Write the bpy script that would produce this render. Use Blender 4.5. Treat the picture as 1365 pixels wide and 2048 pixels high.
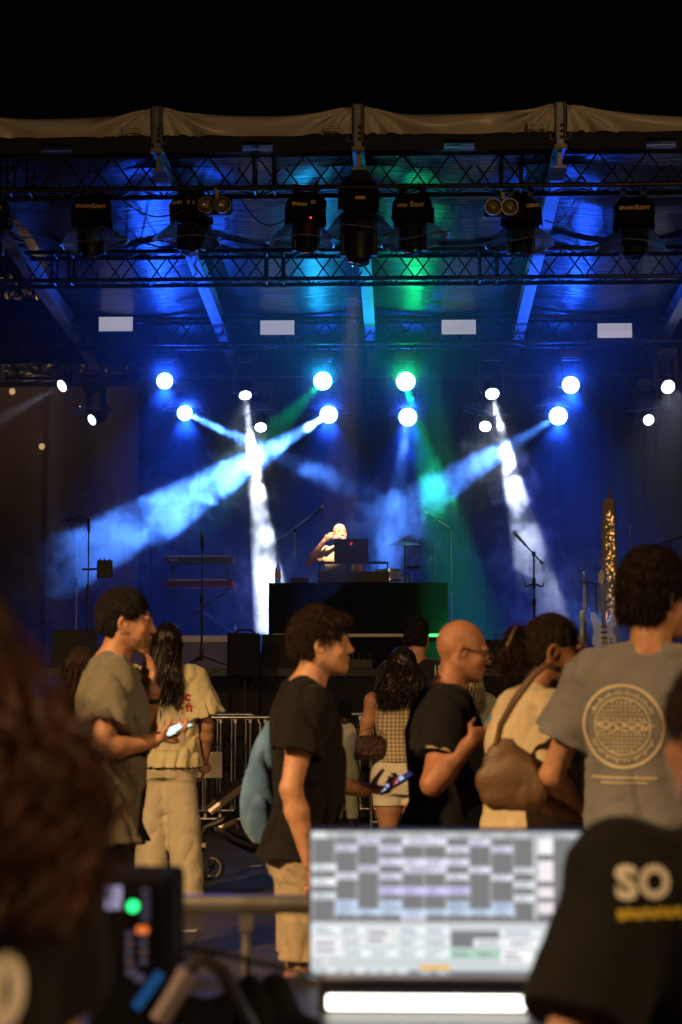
import bpy, bmesh, math, random
import numpy as np
from mathutils import Vector, Matrix, Euler, noise as mnoise
R = math.radians
random.seed(7)
scene = bpy.context.scene
col = scene.collection
for o in list(bpy.data.objects): bpy.data.objects.remove(o)

# ------------------------------------------------------------------ camera
EYE = Vector((0, 0, 1.565)); FPX = 3600.0; YAW = R(1.99); PITCH = math.atan(311 / FPX)
cam_d = bpy.data.cameras.new('camera'); cam = bpy.data.objects.new('camera', cam_d); col.objects.link(cam)
cam.location = EYE; cam.rotation_euler = (R(90) + PITCH, 0, YAW)
cam_d.sensor_fit = 'VERTICAL'; cam_d.sensor_height = 36; cam_d.lens = 36 * FPX / 2048
cam_d.clip_start = .05; cam_d.clip_end = 500
cam_d.dof.use_dof = True; cam_d.dof.focus_distance = 19.5; cam_d.dof.aperture_fstop = 3.6; cam_d.dof.aperture_blades = 8
scene.camera = cam
CR = Euler((R(90) + PITCH, 0, YAW)).to_matrix()
def at(px, py, Y):
    """world point on the plane y = Y that the photograph shows at (px, py)"""
    d = CR @ Vector(((px - 682.5) / FPX, (1024 - py) / FPX, -1))
    return EYE + d * (Y / d.y)

# ------------------------------------------------------------------ world, moonless night
world = bpy.data.worlds.new('World'); scene.world = world; world.use_nodes = True
nt = world.node_tree; bg = nt.nodes['Background']
sky = nt.nodes.new('ShaderNodeTexSky'); sky.sky_type = 'NISHITA'; sky.sun_disc = False
sky.sun_elevation = R(2); sky.sun_rotation = R(200)
nt.links.new(sky.outputs[0], bg.inputs[0]); bg.inputs[1].default_value = 0.00018
sun_d = bpy.data.lights.new('sun', 'SUN'); sun_d.energy = 0.006; sun_d.angle = R(10); sun_d.color = (1, .8, .6)
sun = bpy.data.objects.new('sun', sun_d); col.objects.link(sun); sun.rotation_euler = (R(50), 0, R(-20))

scene.view_settings.view_transform = 'Standard'; scene.view_settings.look = 'None'
scene.view_settings.exposure = 0; scene.view_settings.gamma = 1
scene.view_settings.use_curve_mapping = False
cy = scene.cycles
cy.use_denoising = True; cy.denoiser = 'OPENIMAGEDENOISE'; cy.use_light_tree = True
cy.use_adaptive_sampling = True; cy.adaptive_threshold = .02; cy.adaptive_min_samples = 24
cy.max_bounces = 4; cy.diffuse_bounces = 1; cy.glossy_bounces = 2; cy.transmission_bounces = 3
cy.transparent_max_bounces = 12; cy.volume_bounces = 0; cy.sample_clamp_indirect = 4
cy.volume_step_rate = 1.0; cy.volume_max_steps = 512; cy.caustics_reflective = False; cy.caustics_refractive = False

# ------------------------------------------------------------------ materials
MATS = {}
def M(name, c, rough=.6, metal=0., var=.12, vs=6., bump=0., bs=80., spec=.5, coat=0., sheen=0., alpha=1., emis=None, es=0., trans=0., vec=None, det=4.):
    if name in MATS: return MATS[name]
    m = bpy.data.materials.new(name); m.use_nodes = True; n = m.node_tree.nodes; L = m.node_tree.links
    p = n['Principled BSDF']
    p.inputs['Roughness'].default_value = rough; p.inputs['Metallic'].default_value = metal
    p.inputs['Specular IOR Level'].default_value = spec
    p.inputs['Coat Weight'].default_value = coat
    p.inputs['Sheen Weight'].default_value = sheen
    p.inputs['Alpha'].default_value = alpha; p.inputs['Transmission Weight'].default_value = trans
    tc = n.new('ShaderNodeTexCoord')
    mp = n.new('ShaderNodeMapping'); L.new(tc.outputs['Object'], mp.inputs[0])
    if vec: mp.inputs['Scale'].default_value = vec
    no = n.new('ShaderNodeTexNoise'); no.inputs['Scale'].default_value = vs; no.inputs['Detail'].default_value = det
    L.new(mp.outputs[0], no.inputs['Vector'])
    cr = n.new('ShaderNodeValToRGB'); L.new(no.outputs['Fac'], cr.inputs[0])
    cr.color_ramp.elements[0].position = .3; cr.color_ramp.elements[1].position = .7
    cr.color_ramp.elements[0].color = (*[max(0, v * (1 - var)) for v in c], 1)
    cr.color_ramp.elements[1].color = (*[min(1, v * (1 + var)) for v in c], 1)
    L.new(cr.outputs[0], p.inputs['Base Color'])
    if bump:
        nb = n.new('ShaderNodeTexNoise'); nb.inputs['Scale'].default_value = bs; nb.inputs['Detail'].default_value = 3
        L.new(mp.outputs[0], nb.inputs['Vector'])
        b = n.new('ShaderNodeBump'); b.inputs['Strength'].default_value = bump; b.inputs['Distance'].default_value = .02
        L.new(nb.outputs['Fac'], b.inputs['Height']); L.new(b.outputs[0], p.inputs['Normal'])
    if emis:
        p.inputs['Emission Color'].default_value = (*emis, 1); p.inputs['Emission Strength'].default_value = es
    MATS[name] = m
    return m
def nodes(m): return m.node_tree.nodes, m.node_tree.links, m.node_tree.nodes['Principled BSDF']

# ------------------------------------------------------------------ mesh helpers
class MB:
    def __init__(s): s.v = []; s.f = []
    def add(s, v, f):
        b = len(s.v); s.v += [tuple(q) for q in v]; s.f += [tuple(b + i for i in q) for q in f]; return s
    def box(s, c, sz, rot=None, bev=0.):
        x, y, z = [q / 2 for q in sz]; c = Vector(c)
        if bev:
            b = min(bev, x * .9, y * .9, z * .9)
            V = []
            for sx in (-1, 1):
                for sy in (-1, 1):
                    for sz_ in (-1, 1):
                        V += [(sx * (x - b), sy * (y - b), sz_ * z), (sx * (x - b), sy * y, sz_ * (z - b)), (sx * x, sy * (y - b), sz_ * (z - b))]
            bm = bmesh.new(); [bm.verts.new(q) for q in V]; bmesh.ops.convex_hull(bm, input=bm.verts)
            bm.verts.ensure_lookup_table(); bm.verts.index_update()
            F = [[q.index for q in f.verts] for f in bm.faces]; V = [q.co.copy() for q in bm.verts]; bm.free()
        else:
            V = [(-x, -y, -z), (x, -y, -z), (x, y, -z), (-x, y, -z), (-x, -y, z), (x, -y, z), (x, y, z), (-x, y, z)]
            F = [(0, 3, 2, 1), (4, 5, 6, 7), (0, 1, 5, 4), (1, 2, 6, 5), (2, 3, 7, 6), (3, 0, 4, 7)]
        V = [Vector(q) for q in V]
        if rot is not None: V = [rot @ q for q in V]
        return s.add([c + q for q in V], F)
    def tube(s, a, b, r, r2=None, n=8, cap=True):
        a, b = Vector(a), Vector(b); r2 = r if r2 is None else r2
        d = (b - a).normalized(); u = d.orthogonal().normalized(); w = d.cross(u)
        V = []
        for p, q in ((a, r), (b, r2)):
            V += [p + (u * math.cos(2 * math.pi * i / n) + w * math.sin(2 * math.pi * i / n)) * q for i in range(n)]
        F = [(i, (i + 1) % n, n + (i + 1) % n, n + i) for i in range(n)]
        if cap: F += [tuple(range(n - 1, -1, -1)), tuple(range(n, 2 * n))]
        return s.add(V, F)
    def path(s, P, r, n=6):
        P = [Vector(p) for p in P]; rr = r if isinstance(r, (list, tuple)) else [r] * len(P)
        V = []; u = None
        for i, p in enumerate(P):
            d = (P[min(i + 1, len(P) - 1)] - P[max(i - 1, 0)]).normalized()
            if u is None: u = d.orthogonal().normalized()
            u = (u - d * u.dot(d))
            u = d.orthogonal().normalized() if u.length < 1e-5 else u.normalized()
            w = d.cross(u)
            V += [p + (u * math.cos(2 * math.pi * k / n) + w * math.sin(2 * math.pi * k / n)) * rr[i] for k in range(n)]
        F = [(i * n + k, i * n + (k + 1) % n, (i + 1) * n + (k + 1) % n, (i + 1) * n + k) for i in range(len(P) - 1) for k in range(n)]
        F += [tuple(range(n - 1, -1, -1)), tuple(range((len(P) - 1) * n, len(P) * n))]
        return s.add(V, F)
    def lathe(s, prof, c=(0, 0, 0), rot=None, n=20, cap=True):
        V = []; c = Vector(c)
        for r, z in prof:
            for i in range(n):
                q = Vector((r * math.cos(2 * math.pi * i / n), r * math.sin(2 * math.pi * i / n), z))
                V.append(c + (rot @ q if rot is not None else q))
        F = [(j * n + i, j * n + (i + 1) % n, (j + 1) * n + (i + 1) % n, (j + 1) * n + i) for j in range(len(prof) - 1) for i in range(n)]
        if cap: F += [tuple(range(n - 1, -1, -1)), tuple(range((len(prof) - 1) * n, len(prof) * n))]
        return s.add(V, F)
    def prism(s, pts, y0, y1, mapf=None):
        """outline in (x, z) pushed from y0 to y1"""
        n = len(pts); V = [Vector((x, y0, z)) for x, z in pts] + [Vector((x, y1, z)) for x, z in pts]
        if mapf: V = [mapf(q) for q in V]
        F = [tuple(range(n)), tuple(range(2 * n - 1, n - 1, -1))] + [(i, n + i, n + (i + 1) % n, (i + 1) % n) for i in range(n)]
        return s.add(V, F)
    def grid(s, fn, nu, nv):
        V = [fn(i / nu, j / nv) for j in range(nv + 1) for i in range(nu + 1)]
        F = [(j * (nu + 1) + i, j * (nu + 1) + i + 1, (j + 1) * (nu + 1) + i + 1, (j + 1) * (nu + 1) + i) for j in range(nv) for i in range(nu)]
        return s.add(V, F)
    def mesh(s, name, m=None, smooth=False):
        me = bpy.data.meshes.new(name); me.from_pydata(s.v, [], s.f); me.update()
        bm = bmesh.new(); bm.from_mesh(me); bmesh.ops.recalc_face_normals(bm, faces=bm.faces); bm.to_mesh(me); bm.free()
        if m: me.materials.append(m)
        if smooth:
            me.polygons.foreach_set('use_smooth', [True] * len(me.polygons))
            if smooth != 'all': me.set_sharp_from_angle(angle=R(38))
        return me
    def build(s, name, m, parent=None, smooth=False):
        return link(name, s.mesh(name, m, smooth), parent)
def link(name, me, parent=None, mat=None):
    o = bpy.data.objects.new(name, me); col.objects.link(o)
    if parent is not None: o.parent = parent
    if mat is not None: o.matrix_local = mat
    return o
def tag(o, label, cat, group=None):
    o['label'] = label; o['category'] = cat
    if group: o['group'] = group
    return o
def thing(name, label, cat, loc=(0, 0, 0), rz=0., group=None, rot=None):
    o = bpy.data.objects.new(name, None); col.objects.link(o); o.location = loc
    o.rotation_euler = rot if rot is not None else (0, 0, rz); o.empty_display_size = .1
    return tag(o, label, cat, group)
def struct(o, kind='structure'): o['kind'] = kind; return o
def copy_tree(o, parent=None):
    c = o.copy(); col.objects.link(c); c.parent = parent
    for ch in list(o.children): copy_tree(ch, c)
    return c
def stick(a, b):
    """matrix that lays a unit-height z tube from a to b"""
    a, b = Vector(a), Vector(b); d = b - a
    q = Vector((0, 0, 1)).rotation_difference(d.normalized()).to_matrix().to_4x4()
    return Matrix.Translation(a) @ q @ Matrix.Diagonal((1, 1, d.length, 1))
def aim(d, up=(0, 0, 1)):
    """rotation matrix taking +Z to direction d"""
    return Vector(d).to_track_quat('Z', 'Y').to_matrix()
def text_mesh(body, size, ext=.0015, font_bold=0., align='CENTER', shear=0., space=1.):
    cu = bpy.data.curves.new('t', 'FONT'); cu.body = body; cu.size = size; cu.extrude = ext; cu.align_x = align; cu.align_y = 'CENTER'
    cu.offset = font_bold; cu.shear = shear; cu.space_character = space; cu.resolution_u = 3
    o = bpy.data.objects.new('t', cu); col.objects.link(o)
    dg = bpy.context.evaluated_depsgraph_get(); me = bpy.data.meshes.new_from_object(o.evaluated_get(dg))
    bpy.data.objects.remove(o); bpy.data.curves.remove(cu)
    return me
def text_on(body, size, m, parent, name, mat, ext=.0015, bold=0., shear=0., space=1., bend=None):
    me = text_mesh(body, size, ext, bold, shear=shear, space=space); me.materials.clear(); me.materials.append(m)
    if bend:
        for v in me.vertices: v.co = bend(v.co)
    return link(name, me, parent, mat)
# ------------------------------------------------------------------ structure
black = M('black_paint', (.012, .012, .013), .55); cloth_black = M('black_cloth', (.008, .008, .009), .9, bump=.3, bs=30, spec=.1)
alu = M('aluminium', (.34, .35, .37), .5, .8, bump=.1, bs=40); steel = M('galvanised_steel', (.5, .5, .5), .35, .9, var=.25, vs=20)
truss_m = M('black_truss', (.02, .02, .022), .4, .3)
# ground
gm = M('paving', (.075, .062, .052), .6, var=.35, vs=1.4, bump=.25, bs=26)
n_, l_, p_ = nodes(gm)
br = n_.new('ShaderNodeTexBrick'); br.inputs['Scale'].default_value = 1.0; br.inputs['Mortar Size'].default_value = .012
br.inputs['Brick Width'].default_value = 1.2; br.inputs['Row Height'].default_value = .6
br.inputs['Color1'].default_value = (1, 1, 1, 1); br.inputs['Color2'].default_value = (.75, .75, .77, 1); br.inputs['Mortar'].default_value = (.3, .3, .3, 1)
tc = [q for q in n_ if q.type == 'TEX_COORD'][0]; l_.new(tc.outputs['Object'], br.inputs['Vector'])
mx = n_.new('ShaderNodeMix'); mx.data_type = 'RGBA'; mx.blend_type = 'MULTIPLY'; mx.inputs[0].default_value = 1
src = p_.inputs['Base Color'].links[0].from_socket
l_.new(src, mx.inputs[6]); l_.new(br.outputs['Color'], mx.inputs[7]); l_.new(mx.outputs[2], p_.inputs['Base Color'])
struct(MB().grid(lambda u, v: (-150 + 300 * u, -100 + 300 * v, 0), 8, 8).build('ground', gm))
DECK = 1.553; SF = 18.75; SB = 25.5
deck_m = M('stage_deck', (.02, .02, .022), .35, bump=.2, bs=20)
struct(MB().box((.3, (SF + SB) / 2, DECK - .04), (13, SB - SF, .08)).build('stage_deck', deck_m))
skirt = M('stage_skirt', (.012, .012, .014), .85, bump=.4, bs=14)
def skf(u, v):
    x = -6.1 + 12.8 * u
    return (x, SF + .05 + .018 * math.sin(x * 23 + math.sin(x * 5)) , .02 + (DECK - .1) * v)
sk_ = tag(MB().grid(skf, 420, 4).build('stage_skirt', skirt, smooth=True), 'black pleated skirt closing the front of the stage', 'stage skirt')

# roof -----------------------------------------------------------------
RF = 17.45
raft_x = [at(px, 262, RF).x for px in (-84, 317, 717, 1120, 1522)]
zf = at(717, 292, RF).z; SL = math.tan(R(4.3))
def roof_z(y): return zf - (y - RF) * SL
roof = thing('stage_roof', 'dark fabric stage roof with aluminium rafters above the trusses', 'stage roof', (0, RF, 0))
rm = M('roof_membrane', (.05, .055, .065), .3, var=.15, vs=2, spec=.6)
n_, l_, p_ = nodes(rm)
tcn = [q for q in n_ if q.type == 'TEX_COORD'][0]
mpn = n_.new('ShaderNodeMapping'); mpn.inputs['Scale'].default_value = (.7, 7, 1); l_.new(tcn.outputs['Object'], mpn.inputs[0])
nb = n_.new('ShaderNodeTexNoise'); nb.inputs['Scale'].default_value = 3; nb.inputs['Detail'].default_value = 5; l_.new(mpn.outputs[0], nb.inputs['Vector'])
bp = n_.new('ShaderNodeBump'); bp.inputs['Strength'].default_value = .8; bp.inputs['Distance'].default_value = .06
l_.new(nb.outputs['Fac'], bp.inputs['Height']); l_.new(bp.outputs[0], p_.inputs['Normal'])
for i in range(4):
    a, b = raft_x[i], raft_x[i + 1]
    def mf(u, v, a=a, b=b):
        x = a + (b - a) * u; y = 8.3 * v
        return (x, y, roof_z(RF + y) + .03 - .10 * math.sin(math.pi * u) * (0.4 + .6 * math.sin(math.pi * v)) + .03)
    MB().grid(mf, 14, 30).build('membrane', rm, roof, smooth='all')
for x in raft_x:
    b = MB()
    for dz, w, h in ((0, .12, .02), (-.1, .045, .19), (-.2, .14, .02)):
        b.box((x, 4.1, 0), (.001, .001, .001))
        V = []
        for y in (.02, 8.2):
            z = roof_z(RF + y) + dz - .02
            V += [(x - w / 2, y, z - h / 2), (x + w / 2, y, z - h / 2), (x + w / 2, y, z + h / 2), (x - w / 2, y, z + h / 2)]
        b.add(V, [(0, 1, 2, 3), (7, 6, 5, 4), (0, 4, 5, 1), (1, 5, 6, 2), (2, 6, 7, 3), (3, 7, 4, 0)])
    b.build('rafter', alu, roof)
# front valance: each bay a draped cream sheet with a black lower band
vm = M('cream_canopy_fabric', (.74, .69, .58), .32, var=.12, vs=3, bump=.12, bs=9, spec=.5)
vd = M('dark_valance', (.014, .015, .016), .8)
zt = at(717, 220, RF).z; zm = at(717, 272, RF).z; zb = at(717, 307, RF).z
lab_m = M('label_white', (.7, .68, .6), .6); ink = M('ink', (.03, .03, .03), .7)
for i in range(4):
    a, b = raft_x[i] + .062, raft_x[i + 1] - .062
    va = thing('roof_valance', ['left end front valance of the stage roof, cut by the picture edge', 'front valance with golden folds between the first and second rafter posts', 'greenish front valance between the middle and right rafter posts', 'right end front valance of the stage roof, cut by the picture edge'][i], 'valance', ((a + b) / 2, RF - .03, zb), group='draped front valances of the stage roof')
    hw = (b - a) / 2
    def vf(u, v, hw=hw, i=i):
        x = -hw + 2 * hw * u; e = abs(2 * u - 1)
        sag = (.075 + (.1 * u if i == 3 else (.02 if i else .1 * (1 - u) * .4))) * (1 - e ** 3)
        zz0 = zm - zb - .012 * math.sin(math.pi * u); zz1 = zt - zb - sag + .035
        z = zz0 + (zz1 - zz0) * v
        # folds radiating from the top corners
        f = 0
        for c, s in ((-hw, 1), (hw, -1)):
            dx = abs(x - c) + .02; dz = zt - zb + .03 - z
            ang = math.atan2(dz, dx); f += .055 * math.sin(ang * 15 + i * 2.1 + s) * math.exp(-((dx) / .75) ** 2) * min(1, dx / .12)
        y = -.05 + f - .12 * math.sin(math.pi * min(1, v * 1.02)) * .5 + .10 * max(0, v - .82) * 5 * .6
        return (x, y, z)
    MB().grid(vf, 60, 18).build('drape', vm, va, smooth='all')
    def df(u, v, hw=hw):
        x = -hw + 2 * hw * u
        return (x, -.03 + .012 * math.sin(x * 7), (zm - zb - .012 * math.sin(math.pi * u)) * v + .01)
    # band with an opening in the middle: three strips
    for u0, u1, v0, v1 in ((0, .42, 0, 1), (.58, 1, 0, 1), (.42, .58, .62, 1)):
        MB().grid(lambda u, v: df(u0 + (u1 - u0) * u, v0 + (v1 - v0) * v), 12, 3).build('lower_band', vd, va, smooth='all')
    MB().box((0, .0, .045), (.32, .03, .012)).build('bracket', alu, va)
    MB().box((0, .0, .09), (.008, .02, .12)).build('bracket_rod', black, va)
    lx = hw - .17
    lb = MB().box((lx, -.125, zm - zb + .04), (.19, .004, .062), Matrix.Rotation(R(-2), 3, 'Y')).build('label', lab_m, va)
    for k in range(2):
        pb_ = MB()
        for j in range(9): pb_.box((lx - .07 + .0165 * j, -.128, zm - zb + .052 - k * .024), (.012 if (j + k) % 4 else .006, .002, .011))
        pb_.build('print', ink, lb)
    for s in (-1, 1):
        b2 = MB(); P = [(s * (hw - .01) + .03 * math.sin(t), -.05, .13 + .035 * math.cos(t)) for t in np.linspace(.3, 2 * math.pi - .8, 12)]
        b2.path(P, .005).build('hook', steel, va)
for k, x in enumerate(raft_x[1:4]):
    rp = thing('rafter_post', ['left', 'middle', 'right'][k] + ' bright aluminium rafter end standing between two valances', 'roof post', (x, RF - .06, zb), group='rafter ends of the stage roof')
    MB().box((0, .0, (zt - zb) / 2 + .02), (.075, .05, zt - zb + .03), bev=.004).build('profile', alu, rp)
    for s in (-1, 1):
        MB().box((s * .044, -.02, (zt - zb) / 2 + .06), (.012, .08, zt - zb - .06)).build('keder_edge', M('keder', (.25, .22, .17), .7), rp)
    MB().box((0, -.03, .02), (.13, .07, .045), bev=.006).build('foot_clamp', M('brass_clamp', (.35, .27, .14), .5, .4), rp)
    for j in range(3): MB().box((0.012, -.03, .12 + .06 * j), (.03, .02, .03)).build('latch', black, rp)

# trusses ---------------------------------------------------------------
ut = MB().tube((0, 0, 0), (0, 0, 1), .0095, n=6, cap=False).mesh('brace', truss_m, True)
uc = MB().tube((0, 0, 0), (0, 0, 1), .026, n=10).mesh('chord', truss_m, True)
def truss(label, px_top, Y, size, x0, x1, pitch=.49, rows=4):
    z1 = at(682, px_top, Y).z; t = thing('lighting_truss', label, 'truss', (x0, Y, z1 - size), group='lighting trusses across the stage')
    Lx = x1 - x0
    C = [(0, 0), (0, size), (size, 0), (size, size)]
    for y, z in C: link('chord', uc, t, stick((0, y, z), (Lx, y, z)))
    n = int(Lx / pitch * 2)
    for f, (A, B) in enumerate((((0, 0), (0, size)), ((size, 0), (size, size)), ((0, 0), (size, 0)), ((0, size), (size, size)))):
        for k in range(n):
            xa, xb = k * pitch / 2, (k + 1) * pitch / 2
            if (k + f) % 2: p, q = A, B
            else: p, q = B, A
            link('brace', ut, t, stick((xa, *p), (xb, *q)))
    x = 1.0
    while x < Lx:
        pl = MB()
        for dx in (-.1, .1):
            for (A, B) in (((0, 0), (0, size)), ((size, 0), (size, size)), ((0, 0), (size, 0)), ((0, size), (size, size))):
                pl.tube((x + dx, *A), (x + dx, *B), .014, n=6)
            for y, z in C: pl.tube((x + dx - .035, y, z), (x + dx + .035, y, z), .034, n=10)
        pl.build('coupler', truss_m, t, True)
        x += 2.5
    return t
T1 = truss('front black box truss under the valances, carrying covered moving heads', 309, 17.75, .335, -4.9, 5.1)
T2 = truss('middle black box truss below the hooded moving heads', 500, 20.6, .335, -5.0, 5.3)
T3 = truss('rear black box truss carrying four pale rectangular panels', 636, 23.6, .335, -5.2, 5.6)
pz = at(682, 752, 24.9).z
lp = MB().tube((-5.6, 24.9, pz), (6, 24.9, pz), .025, n=8).build('lighting_pipe', truss_m, smooth=True); tag(lp, 'thin black pipe behind the rear truss holding the lower row of lamps', 'pipe')
z3 = at(682, 690, 23.6).z

# backdrop ----------------------------------------------------------------
def bdf(u, v):
    x = -3.75 + 10.5 * u
    return (x, 25.75 + .05 * math.sin(x * 11 + .6 * math.sin(x * 3.1)) + .02 * math.sin(x * 31), 1.5 + 4.75 * v)
tag(MB().grid(bdf, 500, 3).build('backdrop', M('backdrop_cloth', (.007, .0075, .01), .85, spec=.2, bump=.2, bs=20), smooth='all'), 'black pleated curtain hanging across the back of the stage', 'curtain')
tz = at(100, 772, 25.6).z
tp = thing('side_tarpaulin', 'glossy brown tarpaulin hanging at the left back corner of the stage', 'tarpaulin', (-5, 25.6, 1.5))
tm = M('tarpaulin', (.03, .023, .016), .4, var=.25, vs=5, bump=.35, bs=60, spec=.5)
n_, l_, p_ = nodes(tm); tl_ = n_.new('ShaderNodeBsdfTranslucent'); tl_.inputs[0].default_value = (.5, .4, .3, 1); tt_ = n_.new('ShaderNodeBsdfTransparent'); ma_ = n_.new('ShaderNodeMixShader'); mb_ = n_.new('ShaderNodeMixShader'); ma_.inputs[0].default_value = .2; mb_.inputs[0].default_value = .04
l_.new(p_.outputs[0], ma_.inputs[1]); l_.new(tl_.outputs[0], ma_.inputs[2]); l_.new(ma_.outputs[0], mb_.inputs[1]); l_.new(tt_.outputs[0], mb_.inputs[2]); l_.new(mb_.outputs[0], [q for q in n_ if q.type == 'OUTPUT_MATERIAL'][0].inputs[0])
def tpf(u, v):
    x = -2.2 + 3.4 * u
    return (x, .03 * math.sin(x * 6 + 1.5 * v) - .05 * math.exp(-((u - .62) / .02) ** 2), (tz - 1.5) * v)
MB().grid(tpf, 120, 20).build('sheet', tm, tp, smooth='all')
MB().path([(-2.2 + 3.4 * k / 20, -.04 + .02 * math.sin(k * 1.7), tz - 1.5 + .03) for k in range(21)], .045, 8).build('rolled_hem', tm, tp, True)
bz0, bz1 = at(0, 728, 25.45).z, at(0, 600, 25.45).z
tag(MB().grid(lambda u, v: (-6.5 + 3.2 * u, 25.45 + .02 * math.sin(u * 50), bz0 + (bz1 - bz0) * v), 60, 2).build('border_curtain', MATS['backdrop_cloth'], smooth='all'), 'black border curtain above the gap over the tarpaulin', 'curtain')
# side legs (masking curtains) that close the stage to the left and right
for s, x, lb in ((-1, -6.1, 'black masking curtain along the left side of the stage'), (1, 6.75, 'black masking curtain along the right side of the stage')):
    def sf(u, v, x=x): return (x + .05 * math.sin(u * 60), 18.9 + 6.8 * u, 1.5 + (4.2 if s < 0 else 4.6) * v)
    tag(MB().grid(sf, 120, 2).build('side_curtain', MATS['backdrop_cloth'], smooth='all'), lb, 'curtain')
# ------------------------------------------------------------------ lamps
body_m = M('fixture_black', (.006, .006, .007), .5, bump=.1, bs=120)
plast = bpy.data.materials.new('clear_plastic'); plast.use_nodes = True
n_ = plast.node_tree.nodes; l_ = plast.node_tree.links; n_.clear()
o_ = n_.new('ShaderNodeOutputMaterial'); mxs = n_.new('ShaderNodeMixShader'); tr = n_.new('ShaderNodeBsdfTransparent'); gl = n_.new('ShaderNodeBsdfGlossy')
tr.inputs[0].default_value = (.94, .95, .97, 1); gl.inputs['Roughness'].default_value = .22; gl.inputs[0].default_value = (1, 1, 1, 1)
fr = n_.new('ShaderNodeFresnel'); fr.inputs[0].default_value = 1.75
nz = n_.new('ShaderNodeTexNoise'); nz.inputs['Scale'].default_value = 28; nz.inputs['Detail'].default_value = 4
bpz = n_.new('ShaderNodeBump'); bpz.inputs['Strength'].default_value = .9; bpz.inputs['Distance'].default_value = .02
l_.new(nz.outputs['Fac'], bpz.inputs['Height']); l_.new(bpz.outputs[0], gl.inputs['Normal']); l_.new(bpz.outputs[0], fr.inputs['Normal'])
ts_ = n_.new('ShaderNodeBsdfTranslucent'); ts_.inputs[0].default_value = (.8, .85, .9, 1); l_.new(bpz.outputs[0], ts_.inputs['Normal']); m2_ = n_.new('ShaderNodeMixShader'); m2_.inputs[0].default_value = .10; l_.new(tr.outputs[0], m2_.inputs[1]); l_.new(ts_.outputs[0], m2_.inputs[2])
l_.new(fr.outputs[0], mxs.inputs[0]); l_.new(m2_.outputs[0], mxs.inputs[1]); l_.new(gl.outputs[0], mxs.inputs[2]); l_.new(mxs.outputs[0], o_.inputs[0])
gold_ink = M('gold_print', (.75, .5, .18), .5)
lens_off = M('dark_lens', (.01, .012, .02), .08, spec=.8)
hood_m = M('rain_hood', (.003, .003, .0035), .9, bump=.5, bs=25, spec=.25)

def yoke_mesh(w=.34, h=.30):
    b = MB(); P = [(-w / 2, -h), (-w / 2, -.02), (-w / 2 + .05, .03), (w / 2 - .05, .03), (w / 2, -.02), (w / 2, -h), (w / 2 - .045, -h - .04), (w / 2 - .055, -.05), (w / 2 - .09, -.02), (-w / 2 + .09, -.02), (-w / 2 + .055, -.05), (-w / 2 + .045, -h - .04)]
    # two arms and a bridge
    b.box((-w / 2 + .025, 0, -h / 2), (.05, .12, h + .06), bev=.012); b.box((w / 2 - .025, 0, -h / 2), (.05, .12, h + .06), bev=.012); b.box((0, 0, .01), (w - .01, .13, .06), bev=.015)
    return b.mesh('yoke', body_m, True)
YK = yoke_mesh()
HEAD = MB().lathe([(.02, -.2), (.085, -.19), (.115, -.13), (.125, -.02), (.118, .07), (.122, .11), (.122, .15), (.108, .155)], n=24).mesh('head', body_m, True)
BEAMM = MB().lathe([(.03, -.34), (.09, -.30), (.125, -.16), (.135, 0), (.12, .16), (.10, .22), (.09, .222)], n=24).mesh('head', body_m, True)
BASE = MB().box((0, 0, .075), (.36, .24, .15), bev=.02).mesh('base', body_m, True)
CLAMP = MB().box((-.1, 0, .19), (.04, .06, .08)).box((.1, 0, .19), (.04, .06, .08)).mesh('clamp', black)
LENS = MB().lathe([(.0, .0), (.1, .0), (.1, .012), (.06, .022), (.0, .026)], n=24, cap=False).mesh('lens', lens_off, True)

def skirt_mesh(seed):
    rs = random.Random(seed); b = MB(); n = 40; rows = 7; V = []
    tilt = rs.uniform(-.1, .1)
    for j in range(rows):
        t = j / (rows - 1); r = .15 + .19 * t ** .8
        for i in range(n):
            a = 2 * math.pi * i / n; w = 1 + .1 * t * math.sin(3 * a + seed) + .03 * math.sin(9 * a + seed * 2)
            V.append((r * w * math.cos(a), r * .8 * w * math.sin(a), -.20 * t + tilt * t * .6 * math.cos(a) + .02 * t * math.sin(2 * a + seed)))
    F = [(j * n + i, j * n + (i + 1) % n, (j + 1) * n + (i + 1) % n, (j + 1) * n + i) for j in range(rows - 1) for i in range(n)]
    b.add(V, F); rim = V[-n:]
    return b.mesh('plastic_skirt', plast, 'all'), MB().path(rim + [rim[0]], .006, 5).mesh('wire_rim', steel, True)
def hood_mesh(seed):
    rs = random.Random(seed); b = MB(); n = 36; rows = 9; V = []
    for j in range(rows):
        t = j / (rows - 1)
        for i in range(n):
            a = 2 * math.pi * i / n
            ca, sa = math.cos(a), math.sin(a)
            k = (abs(ca) ** 5 + abs(sa) ** 5) ** (-1 / 5)
            top = .55 + .45 * min(1, t * 3)
            w = 1 + .03 * math.sin(5 * a + seed + 4 * t) + .03 * t
            V.append((.2 * k * ca * top * w, .15 * k * sa * top * w, .15 - .29 * t + .025 * math.sin(3 * a + seed) + (.02 * rs.random() if j == rows - 1 else 0)))
    F = [(j * n + i, j * n + (i + 1) % n, (j + 1) * n + (i + 1) % n, (j + 1) * n + i) for j in range(rows - 1) for i in range(n)]
    F.append(tuple(range(n)))
    return b.add(V, F).mesh('rain_hood', hood_m, 'all')
def bolt_mesh():
    return MB().prism([(-.004, .016), (.010, .016), (.004, .003), (.011, .003), (-.008, -.018), (-.002, -.003), (-.010, -.003)], -.001, .001).mesh('bolt', gold_ink)
BOLT = bolt_mesh()
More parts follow.
